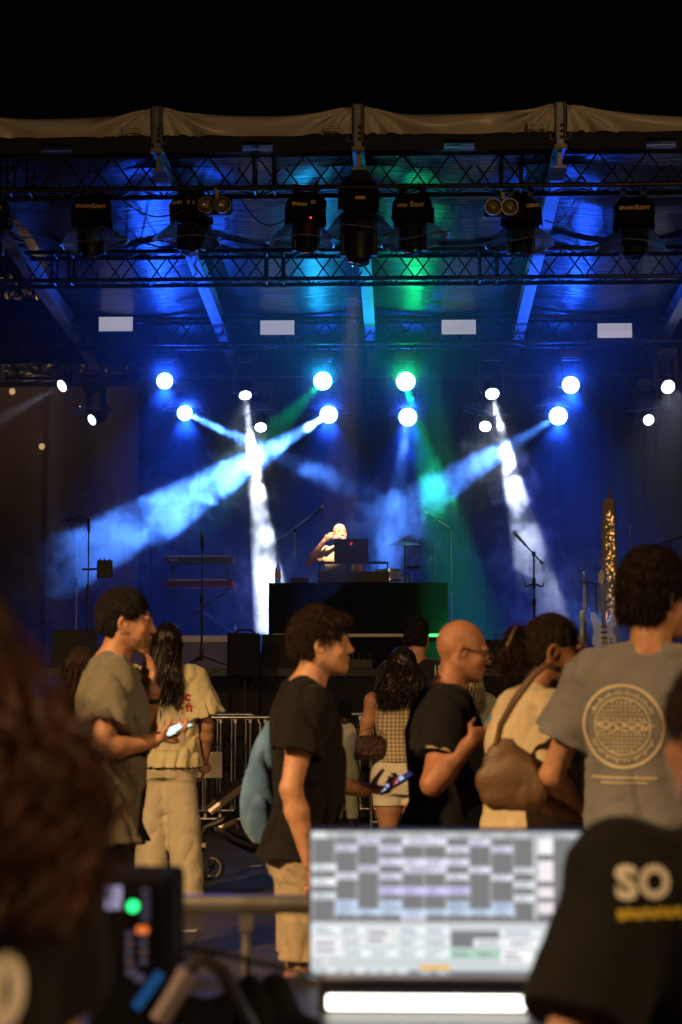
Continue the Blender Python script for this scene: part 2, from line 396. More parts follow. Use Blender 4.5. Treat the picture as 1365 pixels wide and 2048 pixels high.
def front_head(i, px, py, label, txt, rz=0., tilt=R(12), big=False, bolt=True, ts=1.0, roll=0.):
    Y = 17.92; c = at(px, py, Y)
    t = thing('moving_head_light', label, 'stage light', c, rz, 'hooded moving heads on the front truss')
    link('rain_hood', hood_mesh(i * 3 + 1), t)
    if big:
        for ch in t.children: ch.scale = (1.0, 1, 1.15); ch.location.z = .08
    link('yoke', YK, t, Matrix.Translation((0, 0, -.19 if not big else -.16)) @ Matrix.Diagonal((.80 if not big else 1.1, 1, .72 if not big else 1.2, 1)))
    hm = Matrix.Translation((0, -.02, -.31 if not big else -.36)) @ Matrix.Rotation(math.pi - tilt, 4, 'X') @ Matrix.Diagonal((.80, .80, .84, 1) if not big else (1.1, 1.1, 1.2, 1))
    h = link('head', BEAMM if big else HEAD, t, hm)
    link('lens', LENS, h, Matrix.Translation((0, 0, .154 if not big else .222)))
    arc = MB().path([(.135 * math.cos(a), 0, .135 * math.sin(a)) for a in np.linspace(.35, math.pi - .35, 14)], .007, 5).mesh('trim_arc', M('blue_trim', (.4, .5, .6), .25, .6), True)
    link('trim_arc', arc, t, Matrix.Translation((0, -.085, -.30 if not big else -.34)))
    sk, rim = skirt_mesh(i * 1.7)
    zk = -.14 if not big else -.1
    link('plastic_skirt', sk, t, Matrix.Translation((0, 0, zk)) @ Matrix.Rotation(roll, 4, 'Y')); link('wire_rim', rim, t, Matrix.Translation((0, 0, zk)) @ Matrix.Rotation(roll, 4, 'Y'))
    MB().box((-.1, 0, .2), (.05, .08, .12)).box((.1, 0, .2), (.05, .08, .12)).build('clamp', black, t)
    if txt:
        for s, x, sh in txt:
            text_on(s, .047 * ts, gold_ink, t, 'hood_print', Matrix.Translation((x, -.168, .02 + sh)) @ Matrix.Rotation(R(90), 4, 'X') @ Matrix.Rotation(R(sh * 300), 4, 'Z'), .0015, .0022)
        if bolt: link('hood_print', BOLT, t, Matrix.Translation((.016, -.17, .025)) @ Matrix.Scale(1.6, 4))
    else:
        MB().box((0.02, -.19, .0), (.1, .01, .03)).build('name_plate', gold_ink, t)
    return t
S1, S2 = ('SPANN', -.080, 0.), ('LIGHT', .082, 0.)
front_head(0, -18, 428, 'hooded moving head cut by the left picture edge, on the front truss', [S1, S2])
front_head(1, 185, 425, 'hooded moving head at far left with gold lettering spread across its hood', [('SPANN', -.080, .0), S2], rz=R(6), tilt=R(-20))
front_head(2, 383, 418, 'hooded moving head half hidden behind the left pair of round blinder lamps', [('ANN', -.105, .008), ('LI', .075, -.0)], rz=R(-8), roll=.12)
front_head(3, 612, 420, 'hooded moving head with tiny red light, left of the big central beam light', [('SPANN', -.085, -.005), ('IG', .055, .02)], rz=R(10), bolt=False, roll=.1)
front_head(4, 718, 405, 'large beam light without lettering hanging at the centre of the front truss', None, big=True, tilt=R(8))
front_head(5, 826, 420, 'hooded moving head with tilted lettering, right of the big central beam light', [('ANN', -.08, -.01), ('LIGHT', .075, -.015)], rz=R(-10), roll=-.05)
front_head(6, 1042, 425, 'hooded moving head half hidden behind the right pair of round blinder lamps', [('LIGHT', .1, .01)], rz=R(4), bolt=False)
front_head(7, 1268, 428, 'hooded moving head at far right with gold lettering on its hood', [('SPANN', -.080, 0), S2], rz=R(-3))
red_led = M('red_led', (.2, 0, 0), .4, emis=(1, .02, .02), es=9)
# blinders
amber = M('blinder_glass', (.30, .24, .15), .18, .55, var=.3, vs=40, spec=.7)
for px, py, lb in ((430, 412, 'pair of round blinder lamps hanging in front of the left-hand moving head'), (1003, 416, 'pair of round blinder lamps hanging in front of the right-hand moving head')):
    t = thing('blinder_light', lb, 'stage light', at(px, py, 17.62), group='two-lamp blinders')
    MB().box((0, .06, 0), (.34, .1, .17), bev=.01).build('housing', body_m, t)
    for s in (-1, 1):
        lm = MB().lathe([(.0, -.012), (.03, -.01), (.055, .0), (.074, .02), (.08, .045), (.076, .05)], (s * .082, 0, 0), aim((0, -1, 0)), 24, cap=False).build('lamp', amber, t, True)
        MB().lathe([(.078, .045), (.086, .04), (.086, .055), (.078, .055)], (s * .082, 0, 0), aim((0, -1, 0)), 24, cap=False).build('ring', steel, lm, True)
        MB().lathe([(.0, .03), (.014, .028), (.022, .015), (.024, 0)], (s * .082, 0, 0), aim((0, -1, 0)), 12, cap=False).build('bulb', M('bulb_glass', (.6, .5, .3), .1), lm, True)
    MB().tube((0, .06, .08), (0, .06, .2), .012).build('hanger', steel, t)
    MB().box((.02, .02, .13), (.03, .02, .07)).build('tag', M('yellow_tag', (.5, .45, .08), .6), t)
# pale wash panels on the rear truss
for px, py, lb in ((232, 648, 'pale rectangular wash panel at the left end of the rear truss'), (555, 655, 'pale rectangular wash panel left of the centre on the rear truss'), (918, 654, 'pale rectangular wash panel with small lamp reflections, right of the centre'), (1230, 661, 'pale rectangular wash panel at the right end of the rear truss')):
    t = thing('wash_panel', lb, 'stage light', at(px, py, 23.5), group='rectangular wash panels on the rear truss')
    MB().box((0, .06, 0), (.50, .1, .235), bev=.01).build('housing', body_m, t)
    MB().box((0, .005, 0), (.45, .016, .19)).build('diffuser', M('diffuser', (.8, .8, .82), .22, var=.04, vs=60, emis=(.85, .82, 1), es=.36), t)  # weak emission put in for the light falling on the panels
    MB().tube((-.22, .06, .1), (-.22, .06, .22), .01).tube((.22, .06, .1), (.22, .06, .22), .01).build('bracket', black, t)

# lit lamps at the back ---------------------------------------------------
BLUE = (.008, .075, 1.0); BEAM = (.07, .24, 1.0); CYAN = (.005, .3, .75); GREEN = (.0, .75, .2); WHITE = (.72, .82, 1.0)
GLOWS = []
def emat(name, c, s):
    if name in MATS: return MATS[name]
    m = bpy.data.materials.new(name); m.use_nodes = True; n = m.node_tree.nodes; n.clear()
    o = n.new('ShaderNodeOutputMaterial'); e = n.new('ShaderNodeEmission'); e.inputs[0].default_value = (*c, 1); e.inputs[1].default_value = s
    m.node_tree.links.new(e.outputs[0], o.inputs[0]); MATS[name] = m; return m
GLB = emat('blue_lens', (.18, .42, 1), 13); GLC = emat('cyan_lens', (.16, .75, .85), 12); GLG = emat('green_lens', (.16, .9, .55), 12); GLW = emat('white_lens', (.9, .93, 1), 16)
GLBS = emat('dim_white_lens', (.9, .93, 1), 3.0)
def back_lamp(px, py, Y, r, lens, tgt, label, beam=None, upper=True, cover=False):
    """px,py = where the lens shows; tgt = (px,py,Y) the lamp points at; beam = (colour, watts, cone degrees), wide cones being added fill"""
    c = at(px, py, Y); d = (at(*tgt) - c).normalized()
    k = r / .1
    zb_ = z3 if upper else pz - .02
    t = thing('moving_head_lamp', label, 'stage light', (c.x, Y + .12, zb_ - .15), group='lit moving heads at the back of the stage')
    link('base', BASE, t, Matrix.Diagonal((.85, .85, .8, 1))); link('clamp', CLAMP, t, Matrix.Diagonal((.85, .85, .8, 1)))
    hc = c - d * (.155 * k) - Vector(t.location)
    dz = -hc.z
    pan = math.atan2(d.x, -d.y)
    link('yoke', YK, t, Matrix.Translation((hc.x * .5, hc.y * .5, 0)) @ Matrix.Rotation(pan * .8, 4, 'Z') @ Matrix.Diagonal((.95, .8, max(.5, dz / .3 + .05), 1)))
    h = link('head', HEAD, t, Matrix.Translation(hc) @ aim(d).to_4x4() @ Matrix.Scale(k * .93, 4))
    ln = link('lens', LENS, h, Matrix.Translation((0, 0, .157)) @ Matrix.Scale(1.12, 4)); ln.data = LENS.copy(); ln.data.materials.clear(); ln.data.materials.append(lens)
    if cover:
        sk, rim = skirt_mesh(px * .37); zk = min(-.0, hc.z * .35)
        link('plastic_skirt', sk, t, Matrix.Translation((0, 0, zk)) @ Matrix.Scale(.85, 4)); link('wire_rim', rim, t, Matrix.Translation((0, 0, zk)) @ Matrix.Scale(.85, 4))
    if beam and beam[0][2] > 100: GLOWS.append(c + d * .15)
    for q, bm_ in enumerate(beam or []):
        colr, w, deg = bm_[:3]; tg = bm_[3] if len(bm_) > 3 else None
        dd = (at(*tg) - c).normalized() if tg else d
        if deg > 100: dd = Vector((d.x * .6, -1, .58)).normalized()
        elif deg > 40: dd = Vector((.0, -.25, -1)).normalized()
        ld = bpy.data.lights.new('beam', 'SPOT'); ld.energy = w; ld.color = colr; ld.spot_size = R(deg); ld.spot_blend = .35 if deg < 40 else 1.; ld.shadow_soft_size = .035
        lo = bpy.data.objects.new('beam', ld); col.objects.link(lo); lo.parent = t
        lo.matrix_local = Matrix.Translation(c + d * .05 - Vector(t.location)) @ (dd.to_track_quat('-Z', 'Y').to_matrix().to_4x4())
    return t
U, Lw = 23.75, 24.9
HALO = 225; HC = 118; DN = 760  # wide fill spots added for lamp glow, roof and low haze
PUFFS = []
def line(px, py, Y, tg, fr): 
    a, b = at(px, py, Y), at(*tg); return a + (b - a) * fr, (b - a).normalized()
def puffs(px, py, Y, tg, items):
    for fr, ln, w, dn in items: PUFFS.append((*line(px, py, Y, tg, fr), ln, w, dn))
back_lamp(330, 762, U, .105, GLB, (560, 1000, 14), 'bright blue lamp in the upper row, at the left above its twin', [(BLUE, HALO, HC), (BLUE, DN, 84)])
back_lamp(646, 762, U, .118, GLC, (720, 1150, 12), 'bright blue-green lamp in the upper row, left of centre', [(CYAN, HALO * .8, HC), (GREEN, 2600, 8, (540, 870, 21.5))])
back_lamp(812, 763, U, .122, GLG, (790, 1150, 12), 'bright green lamp in the upper row, right of centre', [(GREEN, HALO * .6, HC), (GREEN, 4200, 11, (900, 1100, 21.4))])
back_lamp(1142, 770, U, .11, GLB, (880, 1000, 14), 'bright blue lamp in the upper row, at the right', [(BLUE, HALO, HC), (BLUE, DN, 84)])
back_lamp(370, 826, Lw, .105, GLB, (760, 1000, 19), 'bright blue lamp in the lower row at the left, beam crossing to the right', [(BLUE, HALO * .7, HC), (BLUE, DN, 84), (BEAM, 15000, 6.5, (700, 975, 22.8))], False, True)
puffs(370, 826, Lw, (700, 975, 22.8), [(.2, .45, .3, 3.), (.38, .5, .35, 3.), (.85, .6, .35, 3.), (2.3, 1., .7, 8.)])
back_lamp(658, 829, Lw, .12, GLB, (560, 1010, 16), 'bright blue lamp in the lower row, sending a smoky beam down to the left', [(BLUE, HALO * .7, HC), (BLUE, DN, 84), (BEAM, 52000, 9.0, (250, 1075, 21.0))], False, True)
puffs(658, 829, Lw, (250, 1075, 21.0), [(.1, .35, .2, 3.), (.3, .4, .3, 2.), (.55, .9, .5, 5.), (.82, 1.1, .65, 6.), (1.08, 1.0, .75, 6.), (1.35, .6, .6, 6.), (1.5, .35, .5, 5.)])
back_lamp(816, 834, Lw, .122, GLB, (800, 1130, 14), 'bright blue lamp in the lower row, right of centre', [(BLUE, HALO * .7, HC), (BLUE, DN, 84), (BEAM, 6000, 7.5, (775, 1120, 22))], False, True)
puffs(816, 834, Lw, (775, 1120, 22), [(.25, .6, .35, 2.5), (.95, .8, .7, 6.), (.65, .5, .5, 3.)])
back_lamp(1117, 832, Lw, .122, GLB, (1000, 1050, 14), 'bright blue lamp in the lower row at the right, beam falling to the left', [(BLUE, HALO * .7, HC), (BLUE, DN, 84), (BEAM, 11000, 7.5, (840, 1000, 21.5))], False, True)
puffs(1117, 832, Lw, (840, 1000, 21.5), [(.55, .7, .45, 6.), (.9, .8, .45, 5.), (1.2, .7, .6, 3.), (.75, .9, .9, 1.)])
back_lamp(491, 791, U, .075, GLW, (520, 1300, 21.5), 'white lamp in the upper row pointing down, left of centre', [(WHITE, 27000, 8.2, (550, 1260, 22.2)), (WHITE, 130, 80)])
puffs(491, 791, U, (548, 1260, 22.2), [(.3, .6, .3, 5.), (.45, .4, .3, 4.), (.62, .35, .35, 3.), (.82, .7, .5, 7.), (.99, .6, .6, 7.), (.88, .9, 1.3, 1.2)])
back_lamp(522, 855, Lw, .075, GLW, (545, 1300, 22.2), 'white lamp in the lower row pointing down, left of centre', None, False, True)
back_lamp(985, 788, U, .085, GLW, (1080, 1330, 20.5), 'white lamp in the upper row with a grey smoky beam, right of centre', [(WHITE, 8000, 9.5, (1090, 1230, 21.6)), (WHITE, 90, 80)])
puffs(985, 788, U, (1090, 1230, 21.6), [(.13, .35, .22, 5.), (.31, .4, .32, 7.), (.46, .45, .38, 9.), (.7, .7, .6, 4.), (.95, .8, .8, 4.)])
back_lamp(971, 853, Lw, .075, GLW, (950, 1330, 20.5), 'small white lamp in the lower row, right of centre', None, False, True)
back_lamp(124, 772, U, .08, GLBS, (-300, 1000, 21.5), 'small white lamp at far left turned outwards, upper row', [(WHITE, 900, 9)])
back_lamp(184, 840, Lw, .075, GLBS, (-260, 1050, 22.5), 'small white lamp at far left turned outwards, lower row', None, False, True)
back_lamp(1337, 774, U, .085, GLW, (1600, 960, 20.5), 'small white lamp at the far right edge, upper row', [(WHITE, 900, 9), (WHITE, 120, 100)])
back_lamp(1298, 840, Lw, .075, GLBS, (1560, 1000, 21), 'small white lamp at the far right, lower row', None, False, True)

# ------------------------------------------------------------------ soft-surface modelling: signed distance fields -> one continuous mesh
def smooth_noise(X, Y, Z, seed, sc, n=7):
    rs = np.random.RandomState(seed); out = 0
    for i in range(n):
        k = rs.normal(size=3); k /= np.linalg.norm(k); k *= sc * (0.7 + .9 * rs.rand()); ph = rs.rand() * 6.28
        out = out + np.sin(k[0] * X + k[1] * Y + k[2] * Z + ph)
    return out / n ** .5
class SDF:
    def __init__(s, lo, hi, h):
        s.h = h; s.lo = np.array(lo, float); n = np.ceil((np.array(hi) - s.lo) / h).astype(int) + 1
        s.ax = [(s.lo[i] + h * np.arange(n[i])).astype(np.float32) for i in range(3)]
        s.f = np.full(n, .3, np.float32)
    def sl(s, lo, hi):
        r = []
        for i in range(3):
            a = int(max(0, (lo[i] - s.lo[i]) // s.h)); b = int(min(len(s.ax[i]), (hi[i] - s.lo[i]) // s.h + 2))
            if b <= a: return None
            r.append(slice(a, b))
        return tuple(r)
    def g(s, sl): return s.ax[0][sl[0]][:, None, None], s.ax[1][sl[1]][None, :, None], s.ax[2][sl[2]][None, None, :]
    def comb(s, sl, d, k, mode):
        f = s.f[sl]
        if mode == 'u':
            h = np.maximum(k - np.abs(f - d), 0) / k; s.f[sl] = np.minimum(f, d) - h * h * k * .25
        else:
            h = np.maximum(k - np.abs(f + d), 0) / k; s.f[sl] = np.maximum(f, -d) + h * h * k * .25
    def cap(s, a, b, ra, rb=None, k=.02, mode='u', flat=False):
        rb = ra if rb is None else rb; a = np.array(a, float); b = np.array(b, float); m = max(ra, rb) + k + 3 * s.h
        sl = s.sl(np.minimum(a, b) - m, np.maximum(a, b) + m)
        if sl is None: return s
        X, Y, Z = s.g(sl); d = b - a; L2 = max(float(d @ d), 1e-9)
        t = ((X - a[0]) * d[0] + (Y - a[1]) * d[1] + (Z - a[2]) * d[2]) / L2
        tc = np.clip(t, 0, 1); tt = t if flat else tc
        q = np.sqrt((X - a[0] - tt * d[0]) ** 2 + (Y - a[1] - tt * d[1]) ** 2 + (Z - a[2] - tt * d[2]) ** 2) - (ra + (rb - ra) * tc)
        if flat: L = L2 ** .5; q = np.maximum(q, np.maximum(-t * L, (t - 1) * L))
        s.comb(sl, q.astype(np.float32), k, mode); return s
    def chain(s, P, rr, k=.02):
        for i in range(len(P) - 1): s.cap(P[i], P[i + 1], rr[i], rr[i + 1], k)
        return s
    def ell(s, c, r, rot=None, k=.02, mode='u'):
        c = np.array(c, float); r = np.array(r, float); m = r.max() + k + 3 * s.h
        sl = s.sl(c - m, c + m)
        if sl is None: return s
        X, Y, Z = s.g(sl); X = X - c[0]; Y = Y - c[1]; Z = Z - c[2]
        if rot is not None:
            q = np.array(rot.transposed() if hasattr(rot, 'transposed') else rot)
            X, Y, Z = q[0][0] * X + q[0][1] * Y + q[0][2] * Z, q[1][0] * X + q[1][1] * Y + q[1][2] * Z, q[2][0] * X + q[2][1] * Y + q[2][2] * Z
        k0 = np.sqrt((X / r[0]) ** 2 + (Y / r[1]) ** 2 + (Z / r[2]) ** 2); k1 = np.sqrt((X / r[0] ** 2) ** 2 + (Y / r[1] ** 2) ** 2 + (Z / r[2] ** 2) ** 2) + 1e-6
        s.comb(sl, (k0 * (k0 - 1) / k1).astype(np.float32), k, mode); return s
    def loft(s, rows, k=.02, e=2.4, yaw=0.):
        """rows: (z, rx, ry, cx, cy)"""
        A = np.array(rows, float); A = A[np.argsort(A[:, 0])]; m = max(A[:, 1].max(), A[:, 2].max()) + k + .04
        sl = s.sl((A[:, 3].min() - m, A[:, 4].min() - m, A[0, 0] - .03), (A[:, 3].max() + m, A[:, 4].max() + m, A[-1, 0] + .03))
        X, Y, Z = s.g(sl); z = np.clip(Z[0, 0], A[0, 0], A[-1, 0])
        def itp(j):
            # monotone smooth interpolation
            zz = A[:, 0]; v = A[:, j]; i = np.clip(np.searchsorted(zz, z) - 1, 0, len(zz) - 2); t = (z - zz[i]) / (zz[i + 1] - zz[i])
            mm = np.gradient(v, zz); hh = zz[i + 1] - zz[i]
            return ((2 * t ** 3 - 3 * t ** 2 + 1) * v[i] + (t ** 3 - 2 * t ** 2 + t) * hh * mm[i] + (-2 * t ** 3 + 3 * t ** 2) * v[i + 1] + (t ** 3 - t ** 2) * hh * mm[i + 1])[None, None, :]
        rx, ry, cx, cy = itp(1), itp(2), itp(3), itp(4)
        U, V = X - cx, Y - cy
        if yaw: c_, s_ = math.cos(yaw), math.sin(yaw); U, V = c_ * U + s_ * V, -s_ * U + c_ * V
        q = ((np.abs(U) / rx) ** e + (np.abs(V) / ry) ** e) ** (1 / e)
        d = (q - 1) * np.minimum(rx, ry); d = np.maximum(d, np.maximum(A[0, 0] - Z, Z - A[-1, 0]))
        s.comb(sl, d.astype(np.float32), k, 'u'); return s
    def plane(s, p, nrm):
        """keep the side the normal points away from"""
        X, Y, Z = s.g((slice(None),) * 3); s.f = np.maximum(s.f, ((X - p[0]) * nrm[0] + (Y - p[1]) * nrm[1] + (Z - p[2]) * nrm[2]).astype(np.float32)); return s
    def fold(s, amp, sc, seed, stretch=(1, 1, 1), ridge=True):
        X, Y, Z = s.g((slice(None),) * 3); m = np.abs(s.f) < .06
        ii = np.nonzero(m); X = s.ax[0][ii[0]] * stretch[0]; Y = s.ax[1][ii[1]] * stretch[1]; Z = s.ax[2][ii[2]] * stretch[2]
        w = smooth_noise(X, Y, Z, seed + 50, sc * .6)
        q = smooth_noise(X + .03 * w, Y - .02 * w, Z + .03 * w, seed, sc)
        if ridge: q = 1 - 2 * np.abs(np.sin(q * 1.2))
        s.f[ii] += (amp * q).astype(np.float32); return s
    def mesh(s):
        f = s.f; neg = f < 0; n = np.array(f.shape) - 1
        c = [neg[i:n[0] + i, j:n[1] + j, k:n[2] + k] for i in (0, 1) for j in (0, 1) for k in (0, 1)]
        anyn = c[0].copy(); alln = c[0].copy()
        for q in c[1:]: anyn |= q; alln &= q
        act = anyn & ~alln; I = np.argwhere(act); idx = np.full(act.shape, -1, np.int32); idx[tuple(I.T)] = np.arange(len(I))
        off = [(i, j, k) for i in (0, 1) for j in (0, 1) for k in (0, 1)]
        val = {o: f[I[:, 0] + o[0], I[:, 1] + o[1], I[:, 2] + o[2]] for o in off}
        P = np.zeros((len(I), 3)); N = np.zeros(len(I))
        for a in off:
            for ax in range(3):
                if a[ax] == 0:
                    b = list(a); b[ax] = 1; b = tuple(b); va, vb = val[a], val[b]; m = (va < 0) != (vb < 0)
                    t = np.where(m, va / np.where(m, va - vb, 1), 0); p = np.array(a, float)[None] + 0 * P; p[:, ax] += t
                    P += np.where(m[:, None], p, 0); N += m
        P = P / N[:, None] + I; V = s.lo + P * s.h
        F = []
        for ax in range(3):
            o1, o2 = [q for q in range(3) if q != ax]
            A = [slice(None)] * 3; B = [slice(None)] * 3; A[ax] = slice(0, n[ax]); B[ax] = slice(1, n[ax] + 1)
            ch = neg[tuple(A)] != neg[tuple(B)]; E = np.argwhere(ch)
            E = E[(E[:, o1] > 0) & (E[:, o2] > 0) & (E[:, o1] < n[o1]) & (E[:, o2] < n[o2])]
            q = []
            for d1, d2 in ((1, 1), (0, 1), (0, 0), (1, 0)):
                e = E.copy(); e[:, o1] -= d1; e[:, o2] -= d2; q.append(idx[e[:, 0], e[:, 1], e[:, 2]])
            Q = np.stack(q, 1); inside = neg[E[:, 0], E[:, 1], E[:, 2]]
            flip = inside if ax != 1 else ~inside
            Q[~flip] = Q[~flip][:, ::-1]; F.append(Q)
        F = np.concatenate(F); F = F[(F >= 0).all(1)]
        return V, F
    def build(s, name, m, parent=None):
        V, F = s.mesh(); return np_obj(name, V, F, m, parent), V
def np_obj(name, V, F, m, parent=None, smooth=True):
    me = bpy.data.meshes.new(name); me.vertices.add(len(V)); me.vertices.foreach_set('co', np.asarray(V, np.float32).ravel())
    k = F.shape[1]; me.loops.add(F.size); me.loops.foreach_set('vertex_index', F.astype(np.int32).ravel())
    me.polygons.add(len(F)); me.polygons.foreach_set('loop_start', np.arange(0, F.size, k, dtype=np.int32)); me.polygons.foreach_set('loop_total', np.full(len(F), k, np.int32))
    me.update(calc_edges=True); me.materials.append(m)
    if smooth: me.polygons.foreach_set('use_smooth', np.ones(len(F), bool))
    return link(name, me, parent)
def strands(name, paths, r, m, parent, n=3):
    """paths: array (count, pts, 3); r: array(pts) radii"""
    P = np.asarray(paths, float); c, q, _ = P.shape
    T = np.gradient(P, axis=1); T /= np.linalg.norm(T, axis=2, keepdims=True) + 1e-9
    up = np.zeros_like(T); up[..., 2] = 1; up[np.abs(T[..., 2]) > .9] = (1, 0, 0)
    U = np.cross(T, up); U /= np.linalg.norm(U, axis=2, keepdims=True) + 1e-9; W = np.cross(T, U)
    rr = np.asarray(r)[None, :, None] if np.ndim(r) == 1 else np.asarray(r)[..., None]
    V = np.stack([P + rr * (U * math.cos(2 * math.pi * k / n) + W * math.sin(2 * math.pi * k / n)) for k in range(n)], 2).reshape(-1, 3)
    b = (np.arange(c)[:, None, None] * q * n + np.arange(q - 1)[None, :, None] * n); k = np.arange(n)[None, None, :]; k2 = (k + 1) % n
    F = np.stack([b + k, b + k2, b + n + k2, b + n + k], -1).reshape(-1, 4)
    return np_obj(name, V, F, m, parent)

# ------------------------------------------------------------------ people
def skin_mat(name, c):
    m = M(name, c, .48, var=.22, vs=22, bump=.15, bs=240, spec=.45); return m
SK = skin_mat('skin', (.47, .235, .13)); SKP = skin_mat('skin_pale', (.55, .29, .17)); SKD = skin_mat('skin_deep', (.05, .026, .016)); SKT = skin_mat('skin_tan', (.42, .19, .10))
HB = M('hair_black', (.010, .008, .007), .6, var=.5, vs=60, spec=.25, bump=1., bs=130, vec=(1, 1, .35)); HBR = M('hair_brown', (.030, .014, .008), .6, var=.6, vs=60, spec=.25, bump=1., bs=130, vec=(1, 1, .35))
HRED = M('hair_auburn', (.052, .016, .006), .5, var=.7, vs=14); HBL = M('hair_blond', (.45, .38, .25), .45, var=.3, vs=30)
shoe_m = M('shoe', (.35, .34, .33), .6); shoe_d = M('shoe_dark', (.03, .03, .03), .6)
def fabric(name, c, var=.1, sheen=.25, bs=220, bump=.25, rough=.85): return M(name, c, rough, var=var, vs=9, bump=bump, bs=bs, sheen=sheen, spec=.2)

def rotz(a): return np.array(Matrix.Rotation(a, 3, 'Z'))
class Person:
    """baseline figure 1.78 m tall standing at the origin looking along +y, right hand at +x"""
    def __init__(s, label, px, Y, H, face, lean=0., sway=0., yaw=0., pitch=0., roll=0., fem=False, h=.0065, group='crowd in front of the stage', z0=0., skin=None, bald=False, x=None, build=1., neckfwd=0., male_jaw=1.):
        s.k = H / 1.78; s.h = h / s.k; s.lean = lean; s.sway = sway; s.fem = fem; s.skin = skin or SK; s.w = build
        X = at(px, 1335, Y).x if x is None else x
        s.root = thing('person', label, 'person', (X, Y, z0), face, group); s.root.scale = (s.k,) * 3
        s.hy, s.hp, s.hr = yaw, pitch, roll; s.nf = neckfwd; s.mj = male_jaw
        s.sw = (.175 if fem else .188) * build; s.hipw = .09
        s.kids = []
    def t(s, p):
        """bend of the spine"""
        q = max(0, p[2] - .92); return np.array((p[0] + s.sway * q, p[1] + s.lean * q, p[2] - .28 * (s.lean ** 2 + s.sway ** 2) * q))
    def H(s, p):
        """head point -> body space"""
        nb = np.array((0, .0, 1.55)); Rm = np.array((Matrix.Rotation(s.hy, 3, 'Z') @ Matrix.Rotation(s.hp, 3, 'X') @ Matrix.Rotation(s.hr, 3, 'Y')))
        q = Rm @ (np.array(p) - nb) + nb; q = s.t(q); q[1] += s.nf; return q
    @property
    def HR(s): return Matrix.Rotation(s.hy, 3, 'Z') @ Matrix.Rotation(s.hp - math.atan(s.lean) * .6, 3, 'X') @ Matrix.Rotation(s.hr, 3, 'Y')
    def torso_rows(s, inf=0., lo=.80, hi=1.49, extra=None, belly=0.):
        f = s.fem; w = s.w
        rows = [(.80, .150, .105, 0, -.01), (.88, (.175 if f else .168), .118, 0, -.015), (.96, (.172 if f else .165), .115, 0, -.01), (1.07, (.128 if f else .148), .095 + belly, 0, belly), (1.16, (.130 if f else .152), .098 + belly, 0, belly), (1.28, (.150 if f else .172), .115, 0, .0), (1.37, (.155 if f else .178), .108, 0, -.012), (1.43, (.13 if f else .15), .085, 0, -.018), (1.49, .065, .06, 0, -.012)]
        out = []
        for z, rx, ry, cx, cy in rows:
            if lo - 1e-6 <= z <= hi + 1e-6:
                q = s.t((cx, cy, z)); out.append((q[2], rx * w + inf, ry * w + inf, q[0], q[1]))
        return out
    def body(s, arms, legs=None, hands=None, ears=True, extra=None, nose=1.):
        """arms: [(elbow, wrist), ...] right then left; hands: per arm (dir, palm normal, curl)"""
        P = [np.array(q) for a in arms for q in a]
        lo = np.min(P + [(-.3, -.22, 0)], axis=0) - .2; hi = np.max(P + [(.3, .25, 1.83)], axis=0) + .2; lo[2] = -.02; hi[2] = max(hi[2] - .1, 1.86)
        top = s.H((0, 0, 1.85)); lo = np.minimum(lo, top - .2); hi = np.maximum(hi, top + .22); lo[2] = -.02
        S = SDF(lo, hi, s.h); s.S = S
        S.loft(s.torso_rows(), k=.03)
        s.sh = [s.t((s.sw, -.012, 1.425)), s.t((-s.sw, -.012, 1.425))]
        S.cap(s.sh[0] * (.75, 1, 1), s.sh[1] * (.75, 1, 1), .058, .058, .04)
        n0, n1 = s.t((0, -.02, 1.44)), s.H((0, -.01, 1.61)); nr = .05 if s.fem else .058
        S.cap(n0, n1, nr + .006, nr, .035)
        for sx in (-1, 1): S.cap(s.t((0, -.03, 1.49)), s.t((sx * .13, -.02, 1.43)), .035, .03, .05)
        # legs
        s.legs = legs or [((.095, .0, .50), (.10, -.02, .085)), ((-.095, .0, .50), (-.10, -.02, .085))]
        for i, (kn, an) in enumerate(s.legs):
            sx = 1 if i == 0 else -1; hip = np.array((sx * .085, -.005, .90))
            kn, an = np.array(kn), np.array(an)
            S.cap(hip, hip * .45 + kn * .55, .092 * s.w, .068 * s.w, .03); S.cap(hip * .45 + kn * .55, kn, .068 * s.w, .054, .03)
            cf = kn * .66 + an * .34 + np.array((0, -.012, 0)); S.cap(kn, cf, .052, .054, .03); S.cap(cf, an, .053, .034, .03)
            ft = rotz(-sx * .2); S.cap(an + (0, -.02, -.045), an + ft @ np.array((0, .17, -.06)), .036, .028, .03)
        # arms
        s.arms = []; s.hf = []
        for i, (el, wr) in enumerate(arms):
            el, wr = np.array(el), np.array(wr); sh = s.sh[i]; w = (.85 if s.fem else 1.) * s.w
            S.ell(sh, (.062 * w, .062 * w, .065 * w), k=.04)
            mid = (sh + el) / 2; S.cap(sh, mid, .052 * w, .048 * w, .03); S.cap(mid, el, .048 * w, .038 * w, .02)
            fm = el * .7 + wr * .3; S.cap(el, fm, .039 * w, .042 * w, .02); S.cap(fm, wr, .042 * w, .027 * w, .02)
            s.arms.append((sh, el, wr))
            hd = hands[i] if hands and hands[i] else None
            d = hd[0] if hd else (wr - el); d = np.array(d, float); d /= np.linalg.norm(d)
            nrm = np.array(hd[1] if hd else ((-1 if i == 0 else 1), 0, 0), float); nrm -= d * (nrm @ d); nrm /= np.linalg.norm(nrm)
            s.hf.append((wr, d, nrm)); s.hand(S, wr, d, nrm, hd[2] if hd else .35, i, w)
        s.head(S, ears, nose)
        if extra: extra(S)
        o, V = S.build('body', s.skin, s.root); s.bodyobj = o
        return s
